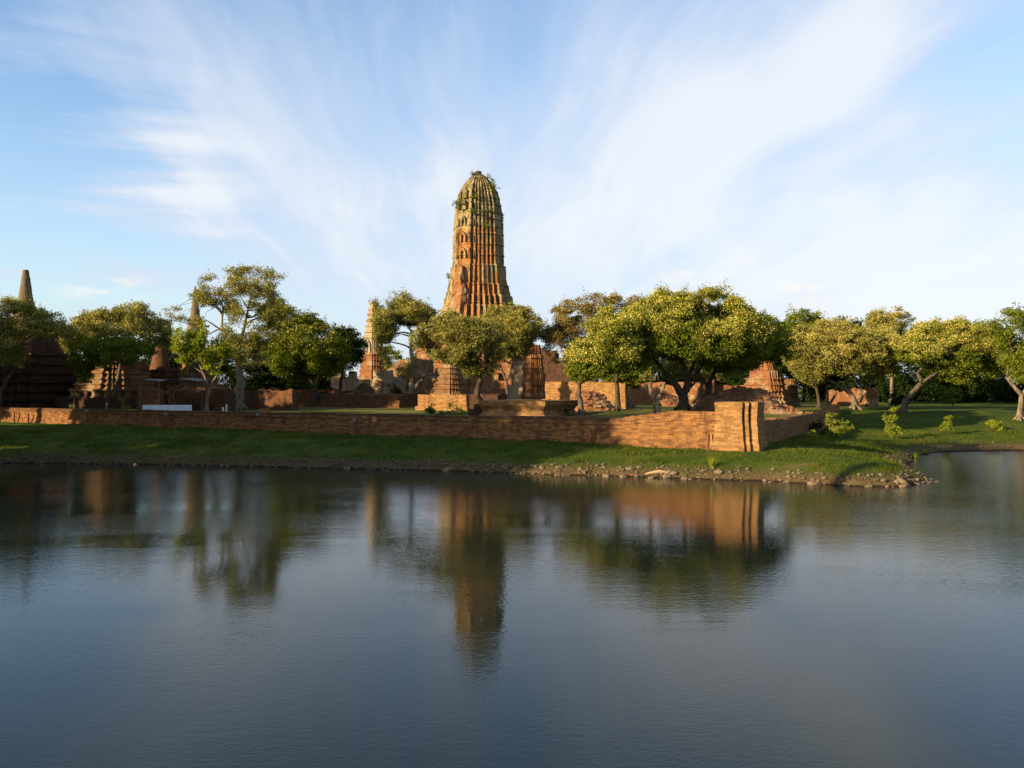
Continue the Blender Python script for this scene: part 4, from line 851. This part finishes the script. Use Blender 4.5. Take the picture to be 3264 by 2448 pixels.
# wall with square holes
def cells(g2, x0, x1, y0, y1, z0, z1, holes, top=.6, seed=0):
    ex = sorted({x0, x1, *[h[0] for h in holes], *[h[1] for h in holes]}); ez = sorted({z0, z1, *[h[2] for h in holes], *[h[3] for h in holes]})
    for i in range(len(ex)-1):
        for j in range(len(ez)-1):
            cx_, cz_ = (ex[i]+ex[i+1])/2, (ez[j]+ez[j+1])/2
            if any(h[0] < cx_ < h[1] and h[2] < cz_ < h[3] for h in holes): continue
            g2.box(ex[i], ex[i+1], y0, y1, ez[j], ez[j+1], seg=.4, top=top if j == len(ez)-2 else 0, course=.12, seed=seed)
D_ = 124.; t_ = empty('ruined_hall', (X_(1600, D_), D_, 3.05), THETA, 'sunlit brick hall wall with two square holes right of centre', 'ruin')
g2 = G(); cells(g2, -5.0, 4.4, 0, 1.4, -.3, 6.6, [(-.6, .55, 3.4, 4.5), (3.0, 4.0, 3.4, 4.5)], 1.5, 3); g2.box(-5, 4.4, -.5, .0, -.3, 2.9, seg=.4, top=.8, seed=9); g2.box(-5, 4.4, -.9, -.5, -.3, 1.3, seg=.4, top=.3, seed=10); g2.box(-5, 4.4, 4, 5, -.3, 5.2, seg=.5, top=1.)
g2.rough(.10, 1.2, 3, 4); g2.build('wall', M['brick_red'], t_)
# redented pier
D_ = 119.; k = D_/F; t_ = empty('brick_pier', (X_(1699, D_), D_, 3.05), THETA, 'tall ribbed brick pier with deep vertical grooves right of the brick hall', 'ruin')
g2 = G(); pier = redent(steps=((1., .30), (.86, .44), (.72, .58), (.58, .72)))
g2.loft(0, 0, pier, [(-.3, 1.75), (.2, 1.75), (.3, 1.5), (.9, 1.45), (1.2, 1.66), (1.6, 1.66), (1.8, 1.45), (2.6, 1.42), (2.9, 1.58), (3.3, 1.42), (4.9, 1.38), (5.1, 1.5), (5.3, 1.36), (6.3, 1.25), (6.4, 1.4), (6.8, 1.3), (6.9, 1.12), (7.9, 1.05), (8.2, .95)], .3, .1); g2.rough(.08, 1.4, 3, 8)
g2.build('shaft', M['brick_red'], t_)
g2 = G(); g2.box(-2.9, -1.2, -.2, 1.2, -.3, 6.2, seg=.35, top=2.0, course=.2, seed=4); g2.box(-3.8, -2.9, -.1, 1.1, -.3, 3.2, seg=.35, top=.8); g2.rough(.12, 1.4); g2.build('buttress', M['brick_plaster'], t_)
slab('ruined_wall', 'high shaded brick wall behind the ribbed pier', 1790, 138, [(-6, 5.5, 0, 1.5, -.3, 6.8, 1.0), (-6, -2, 2, 3.5, -.3, 9., 1.6)], 'brick_black', .12, seed=43)
slab('ruined_wall', 'sunlit brick wall right of the ribbed pier, plaster streaked', 1738, 108, [(0, 10.2, 0, 1.1, -.3, 3.3, .25), (-.4, .6, -.35, .9, -.3, 1.2, .3)], 'brick_pale', .07, seed=44)
slab('ruined_wall', 'sunlit wall end between the thin trunks, behind the rubble heap', 1935, 103, [(-4.0, 2.2, 0, 1.1, -.3, 3.2, .4)], 'brick_pale', .09, seed=45)
# near moulded platform
def fl(t): return .26*(abs(2*t-1)**1.6)-.10
xx, yy = 2.62, 72.
g2 = G(); g2.box(-5.9, 0, 0, 6.6, -.3, 1.38, seg=.22, flare=lambda t: [.16, .16, .10, -.05, -.15, -.14, -.04, .14, .20, .20][min(9, int(t*10))]); g2.rough(.025, 1.5)
o = g2.build('moulded_platform', M['brick_pale']); o.location = (xx, yy, 3.05); o.rotation_euler = (0, 0, THETA); tag(o, 'near brick platform with concave moulded sides just behind the front wall', 'platform')
o = slab('brick_steps', 'dark low brick stub beside the black twisted trunk', 1520, 76.5, [(-.7, .9, -.3, .6, -.3, .62, .1), (-.3, .5, -.1, .6, .62, 1.05, .1), (.9, 1.3, -.35, .5, -.3, .25, .05)], 'brick_black', .05, seed=47, seg=.2)
slab('brick_plinth', 'dark low brick block behind the black twisted trunk', 1536, 92, [(-1.5, 1.9, 0, 2, -.3, 1.75, .1)], 'brick_black', .05, seed=48)
# rubble heaps
def heap(name, label, px0, px1, ytop, ybase, D_, mt, seed, pts, depth=4., nr=160, rs_=(.10, .3)):
    """pts: silhouette heights (x px, y px)"""
    r = np.random.RandomState(seed); x0, x1 = X_(px0, D_), X_(px1, D_); nx_ = 46; ny_ = 16; V = []; ax_ = np.array([X_(p, D_) for p, q in pts]); az_ = np.array([Z_(q, D_) for p, q in pts]); zb = 2.85
    for j in range(ny_+1):
        v = j/ny_; e = math.sin(math.pi*min(1, v*1.0))**.8
        for i in range(nx_+1):
            x = x0+(x1-x0)*i/nx_; V.append((x, D_+(v-.5)*depth*2, zb+(np.interp(x, ax_, az_)-zb)*max(0, e)))
    V = np.array(V); V += np.column_stack([(fbm(V, .9, 4, seed+a)-.5)*.9 for a in range(3)])*np.array((.6, .6, .8)); Fc = [(j*(nx_+1)+i, j*(nx_+1)+i+1, (j+1)*(nx_+1)+i+1, (j+1)*(nx_+1)+i) for j in range(ny_) for i in range(nx_)]
    t_ = empty(name, ((x0+x1)/2, D_, 3.05), 0, label, 'rubble heap'); off = np.array(((x0+x1)/2, D_, 3.05))
    g2 = G(); g2.add(V-off, Fc); g2.build('mound', M[mt], t_)
    g2 = G()
    for q in range(nr):
        i = r.randint(nx_); j = r.randint(1, ny_*3//4); c = V[j*(nx_+1)+i]-off; s_ = rs_[0]+(rs_[1]-rs_[0])*r.rand()**2; g2.rock(c+(0, -.05, .02), (s_, s_*.8, s_*.55), q)
    o = g2.build('loose_bricks', M[mt], t_); o['kind'] = 'stuff'
heap('rubble_heap', 'heap of broken bricks leaning on the sunlit wall behind the pale trunk', 1815, 1965, 1245, 1311, 97, 'brick_red', 501, [(1815, 1290), (1830, 1258), (1860, 1246), (1900, 1250), (1925, 1268), (1950, 1296), (1968, 1312)], 3.)
heap('rubble_heap', 'largest rubble mound of red bricks behind the corner pillar', 2190, 2540, 1237, 1320, 84, 'brick_red', 502, [(2185, 1318), (2205, 1296), (2240, 1270), (2300, 1258), (2330, 1243), (2350, 1237), (2425, 1240), (2445, 1258), (2470, 1285), (2510, 1300), (2545, 1316)], 5., 320)
heap('rubble_heap', 'low shaded rubble slope under the great tree branches', 2100, 2180, 1250, 1290, 120, 'brick_red', 503, [(2095, 1285), (2120, 1258), (2150, 1262), (2185, 1288)], 3., 60)
# stepped bases on the right
D_ = 112.; k = D_/F
stupa('large stepped brick stupa base behind the biggest rubble mound', 2438, D_, [RED3, RED3], [[(-.3, 72*k)]+steps(0, H_(1205, D_), 66*k, 50*k, 5, .12), [(H_(1205, D_), 44*k), (H_(1183, D_), 42*k), (H_(1180, D_), 30*k), (H_(1150, D_), 24*k)]], ['brick_red', 'brick_red'], seed=51, names=['base', 'bell'])
D_ = 118.; k = D_/F
stupa('smaller worn brick base just right of the large stepped one', 2513, D_, [RED3], [[(-.3, 34*k)]+steps(0, H_(1208, D_), 32*k, 20*k, 4, .1)], ['brick_weath'], seed=52, names=['base'])
slab('ruined_wall', 'long dark red wall seen under the great tree', 2085, 133, [(-6, 9, 0, 1, -.3, 3.4, .5)], 'brick_red', .09, seed=53)
slab('ruined_wall', 'brick wall with a bright sunlit end right of the dark straight trunk', 2266, 122, [(-.5, .5, -.4, 1.2, -.3, 3.6, .1), (.5, 5.0, 1.2, 2.2, -.3, 3.0, .4)], 'brick_red', .05, seed=54)
slab('ruined_wall', 'ruined brick wall among the trunks at the far end of the lawn', 2720, 124, [(-3.6, 2.2, 0, 1, -.3, 2.5, 1.4), (1.6, 3.2, -.6, .5, -.3, 2.6, 1.0)], 'brick_red', .1, seed=55)
slab('ruined_wall', 'small pinkish brick stub on the end of the side wall', 2644, 94, [(-.9, .9, 0, .8, -.3, .75, .05)], 'brick_pale', .04, seed=56, z=3.0)
slab('brick_block', 'small sunlit brick block on the grass behind the wall left of centre', 838, 83, [(-.42, .42, 0, .5, -.2, .48, .03)], 'brick_pale', .03, seed=57, seg=.15)
slab('stone_pillar', 'short dark stone pillar left of the splintered trunk', 741, 90, [(-.16, .16, 0, .3, -.2, 1.9, .1)], 'brick_black', .03, seed=58, seg=.15)
for i, (a, b, s_, lb) in enumerate([(711, 1302, .13, 'white stone fragment behind the wall, lower left of the pair'), (722, 1293, .11, 'white stone fragment set higher, right of the pair'), (856, 1298, .14, 'small grey stone finial in the shade behind the wall')]):
    g2 = G(); D_ = 84.; p_ = P(a, b, D_); g2.rock((0, 0, 0), (s_, s_, s_*1.2), i+3); g2.loft(0, 0, CIRC, [(-(p_[2]-3.0), s_*.9), (-.05, s_*.7)], .3); o = g2.build('stone_fragment', M['whitestone'] if i < 2 else M['stone']); o.location = p_; tag(o, lb, 'stone')

# --- the long front wall, the corner pillar and the side wall
def compound_wall():
    L = 118.; t_ = empty('brick_wall', (CORN[0], CORN[1], 0), THETA, 'long low brick wall running along the grassy bank to the corner pillar', 'wall')
    g2 = G(); nx_ = 480; V = []; rows = []
    s_ = np.linspace(-L, -1.5, nx_)
    gxy = np.array([CORN+AX*(-q) for q in s_])+0; gzv = ground(gxy-BX*.3)
    topz = 3.36+.05*(vnoise(np.column_stack((s_*.4, s_*0, s_*0)))-.5)+.05*np.round(2*vnoise(np.column_stack((s_*.9, s_*0+3, s_*0))))/2-.03
    up = sstep(s_, -9.6, -7.6)*.28+sstep(s_, -8.0, -5.2)*.26; topz = topz+np.round(up/.09)*.09*(1+0*s_)
    # cross-section: (y offset, fraction of height)
    sec = [(-.14, -.3), (-.14, .16), (-.06, .18), (-.05, .36), (0, .38), (.0, .5), (.01, .62), (.02, .74), (-.03, .76), (-.03, .84), (.03, .86), (.04, 1.), (.35, 1.0), (.75, 1.), (.8, .7), (.8, -.3)]
    V = []
    for i in range(nx_):
        z0 = gzv[i]-.1
        for (yo, f) in sec: V.append((s_[i], yo, z0+(topz[i]-z0)*f if f >= 0 else z0-.5))
    V = np.array(V); n = len(sec); q = np.arange((nx_-1)*n)
    Fc = [(i*n+j, (i+1)*n+j, (i+1)*n+j+1, i*n+j+1) for i in range(nx_-1) for j in range(n-1)]+[tuple(range(n))[::-1]]
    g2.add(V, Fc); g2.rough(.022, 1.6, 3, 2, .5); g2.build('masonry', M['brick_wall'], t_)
    # corner pillar
    p_ = empty('corner_pillar', (CORN[0], CORN[1], 0), THETA, 'tall sunlit brick corner pillar with deep vertical grooves', 'pillar'); zb = 1.15; zt_ = 4.55
    prof_ = lambda t: [.34, .32, .30, .20, .16, .14, .12, .09, .06, .03, .01, 0, 0, .01, .03, .08][min(15, int(t*16))]
    g2 = G()
    # plan: main left mass, then two narrower ribs stepping back to the right
    for (x0, x1, y0) in ((-2.55, -.78, -.42), (-.70, -.42, -.20), (-.34, .10, .02)):
        g2.box(x0, x1, y0, 2.2, zb, zt_, seg=.2, flare=lambda t: prof_(t)*.55)
    g2.box(-2.3, .0, .2, 1.9, zb, zt_-.06, seg=.3)
    g2.rough(.022, 1.8, 3, 5); g2.build('shaft', M['brick_pale'], p_)
    g2 = G(); g2.box(-3.1, -2.78, -.36, .3, 1.1, 2.35, seg=.2, flare=lambda t: .12*(1-t)); g2.rough(.02, 1.8); g2.build('base_course', M['brick_pale'], p_)
    # side wall
    L2 = 40.; t2 = empty('brick_wall', (CORN[0], CORN[1], 0), THETA, 'shaded side wall running back from the corner pillar beside the saplings', 'wall')
    nn_ = 150; yv = np.linspace(2.1, L2, nn_); gxy = np.array([CORN+BX*q for q in yv]); gzv = ground(gxy-AX*.4); V = []
    tz = 3.12+.0*yv+.13*np.round(1.6*vnoise(np.column_stack((yv*.28, yv*0+9, yv*0))))-.06
    sec = [(.10, -.3), (.10, .2), (.02, .22), (.0, .6), (-.02, .97), (-.04, 1.), (-.4, 1.), (-.75, 1.), (-.75, -.3)]
    for i in range(nn_):
        z0 = min(gzv[i], 2.7)-.1
        for (xo, f) in sec: V.append((xo, yv[i], z0+(tz[i]-z0)*f if f >= 0 else z0-.5))
    n = len(sec); g2 = G(); g2.add(V, [(i*n+j, (i+1)*n+j, (i+1)*n+j+1, i*n+j+1)[::1] for i in range(nn_-1) for j in range(n-1)]+[tuple(range(n)), tuple((nn_-1)*n+q for q in range(n))[::-1]])
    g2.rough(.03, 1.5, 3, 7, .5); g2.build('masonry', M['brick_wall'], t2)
compound_wall()
# posts along the wall
names = ['rust brown post farthest left before the wall, near the sunlit patch', 'rust brown post second from the left picture edge', 'rust brown post with grey lamp box below the left stupas', 'rust brown post with grey lamp box below the sheet roof', 'rust brown post with grey lamp box right of the splintered trunk',
         'rust brown post below the arched gallery', 'rust brown post before the wall below the tall tower', 'rust brown post in the shade, second from the corner pillar', 'sunlit rust brown post beside the corner pillar']
for i, (px_, hh, box_) in enumerate([(57, 1.15, 0), (102, 1.0, 0), (290, 1.25, 1), (541, 1.25, 1), (833, 1.25, 1), (1141, 1.05, 1), (1496, 1.05, 0), (1890, 1.0, 0), (2262, 1.06, 0)]):
    u = (px_-CX)/F; t = (CORN[0]-u*CORN[1])/(u*AX[1]-AX[0]); c = CORN+AX*t-BX*.42; z = gz(c[0], c[1]); pr = empty('wall_post', (c[0], c[1], z), THETA, names[i], 'post', 'rust brown posts along the front wall')
    g2 = G(); g2.loft(0, 0, CIRC[::2], [(-.3, .09), (.04, .12), (.05, .085), (hh-.03, .08), (hh, .06)], .5); g2.build('shaft', M['rust'], pr)
    if box_: g2 = G(); g2.box(-.14, .14, -.10, .10, hh+.0, hh+.22, seg=.3); g2.rough(.006, 2); g2.build('lamp_box', M['lampbox'], pr)

# --- shelter with sheet roof, white barrier
D_ = 90.; c = P(525, 1310, D_); k = D_/F; sh = empty('shelter', (c[0], c[1], 3.05), 0, 'thin curved sheet roof on slim posts before the stupas', 'shelter')
g2 = G(); n = 20; V = []
for i in range(n+1):
    t = i/n; x = (415+(645-415)*t-525)*k; arc = H_(1217, D_)+.25*math.sin(math.pi*((t*2) % 1.0))*(.6 if t < .5 else 1.)
    for y, dz_ in ((-1.6, 0), (1.8, .12)): V += [(x, y, arc+dz_), (x, y, arc+dz_+.045)]
Fc = []
for i in range(n):
    a = i*4; b = a+4; Fc += [(a, b, b+2, a+2), (a+1, a+3, b+3, b+1), (a, a+1, b+1, b), (a+2, b+2, b+3, a+3)]
Fc += [(0, 2, 3, 1), (n*4, n*4+1, n*4+3, n*4+2)]; g2.add(V, Fc); g2.build('roof', M['roof'], sh)
for (px_, y) in ((525, -1.4), (537, 1.5), (430, 1.4), (628, 1.4)):
    g2 = G(); g2.tube([((px_-525)*k, y, -.2), ((px_-525)*k, y, H_(1217, D_)+.05)], [.055, .055], 8); g2.build('post', M['steel'], sh)
g2 = G(); nf = 52
xa, xb = X_(454, 87), X_(610, 87)
for i in range(nf):
    x0 = xa+(xb-xa)*i/nf; x1 = xa+(xb-xa)*(i+1)/nf; g2.box(x0-xa, x1-xa, (-.02 if i % 2 else .02), .12, 0, H_(1291, 87), seg=1)
o = g2.build('barrier', M['white_sheet']); o.location = (xa, 87, 3.05); tag(o, 'low white corrugated sheet barrier under the thin roof', 'barrier')

# --- shore stones, grass, drift log
def shore_pt(t):       # walk the far shore
    seg = LAKE[:30]; d = np.r_[0, np.cumsum(np.linalg.norm(np.diff(seg, axis=0), axis=1))]; s_ = t*d[-1]
    return np.array((np.interp(s_, d, seg[:, 0]), np.interp(s_, d, seg[:, 1])))
r = np.random.RandomState(77); pts = []
cand = np.column_stack((-44+100*r.rand(60000), 47+34*r.rand(60000))); dd = lake_sd(cand); zc2 = ground(cand)
kk = (r.rand(len(cand)) < np.where(cand[:, 0] > 26.2, .14, 1)) & (zc2 > -.12) & (zc2 < .62) & (dd < 2.6) & (dd > -1) & (r.rand(len(cand)) < np.clip(1.15-zc2*1.5, .1, 1)); cand = cand[kk][:7000]; zc2 = zc2[kk][:7000]
g2 = G(); Vs = []; n = len(cand)
for i in range(n):
    s_ = .05+.13*r.rand()**2.2; u = ICO*np.array((s_, s_*.85, s_*.6))*(.7+.6*r.rand(len(ICO)))[:, None]; Vs.append(u+np.array((cand[i, 0], cand[i, 1], zc2[i]+.02)))
Ff = np.array(ICOF); Fa = (Ff[None]+np.arange(n)[:, None, None]*len(ICO)).reshape(-1, 3)
tag(link_mesh('shore_rubble', np.concatenate(Vs), Fa, M['stone_dark']), 'band of small stones and brick rubble along the waterline', 'rubble', kind='stuff')
for i in range(44):
    t = .33+.27*r.rand() if i < 32 else .02+.33*r.rand(); c = shore_pt(t)+r.normal(size=2)*.25; z = max(gz(c[0], c[1]), -.03); s_ = .12+.2*r.rand()**1.8
    g2 = G(); g2.rock((0, 0, 0), (s_*1.25, s_, s_*.65), i+40); g2.rough(.03, 4.); o = g2.build('shore_stone', M['stone']); o.location = (c[0], c[1], z+s_*.02); o.rotation_euler = (0, 0, r.rand()*6)
    tag(o, 'pale angular stone lying at the edge of the water', 'stone', 'larger stones along the waterline')
def shoreline_at(px_):
    best = None
    for D_ in np.arange(46, 90, .1):
        if gz(X_(px_, D_), D_) > .12: return X_(px_, D_), D_
x, D_ = shoreline_at(2100); g2 = G(); g2.tube([(-.85, 0, .05), (-.5, .05, .12), (0, 0, .2), (.4, .02, .16), (.75, 0, .12), (1.0, 0, .15)], [.03, .07, .12, .11, .13, .10], 9); g2.rough(.03, 2.); o = g2.build('drift_log', M['driftwood'], smooth=True); o.location = (x, D_+.1, .12); tag(o, 'pale driftwood log lying on the stones by the water', 'log')
x, D_ = shoreline_at(2013); g2 = G(); g2.rock((0, 0, 0), (.10, .06, .05), 3); o = g2.build('litter', M['litter']); o.location = (x, D_-.15, .12); tag(o, 'tiny red scrap of litter at the waterline', 'litter')
def grass():
    r = np.random.RandomState(33); n = 420000; p = np.column_stack((-44+98*r.rand(n), 48+52*r.rand(n))); p = p[np.abs((p[:, 0])/p[:, 1]) < .62]; z = ground(p); q = np.column_stack((p, z*0))
    cl_ = fbm(q, .9, 3, 40); keep = (z > .38+(cl_-.5)*.9) & (z < 2.9) & (r.rand(len(p)) < np.clip(1.5-(p[:, 1]-48)/36, .12, 1)*np.clip((cl_-.25)*3, .1, 1)); p = p[keep]; z = z[keep]; n = len(p)
    h = (.05+.10*r.rand(n)**1.5)*(1+1.2*(cl_[keep] > .62)); a = r.rand(n)*math.tau; w_ = .012+.02*r.rand(n); dx_ = np.cos(a); dy_ = np.sin(a); lx = r.normal(size=n)*.5*h; ly = r.normal(size=n)*.5*h
    b = np.column_stack((p, z-.01)); A_ = b+np.column_stack((dx_*w_, dy_*w_, 0*w_)); B_ = b-np.column_stack((dx_*w_, dy_*w_, 0*w_)); C_ = b+np.column_stack((lx, ly, h))
    V = np.stack((A_, B_, C_), 1).reshape(-1, 3); tag(link_mesh('grass', V, np.arange(3*n).reshape(-1, 3), M['blade'], attr=r.rand(n)), 'short rough grass covering the bank and lawn', 'grass', kind='stuff')
grass()
def tuft(px_, py_, D_, n, h, lb, seed):
    r = np.random.RandomState(seed); x = X_(px_, D_); z = gz(x, D_); V = []
    for i in range(n):
        a = r.rand()*6.28; b = np.array((math.cos(a), math.sin(a), 0)); s_ = r.rand()*.16; hh = h*(.6+.5*r.rand()); q = b*s_; V += [q+np.cross(b, (0, 0, 1))*.014, q-np.cross(b, (0, 0, 1))*.014, q+b*hh*(.2+.5*r.rand())+np.array((0, 0, hh))]
    o = link_mesh('grass_tuft', np.array(V), np.arange(3*n).reshape(-1, 3), M['leaf_bright'], attr=r.rand(n)); o.location = (x, D_, z); tag(o, lb, 'grass tuft')
tuft(2270, 1480, 54.6, 90, .75, 'tall pale grass tuft on the bank below the corner pillar', 1)
tuft(2920, 1440, 70., 80, .6, 'reedy grass tuft where the bank turns to the inlet', 2)
tuft(2950, 1448, 73.6, 80, .5, 'short reeds at the inner corner of the inlet', 3)
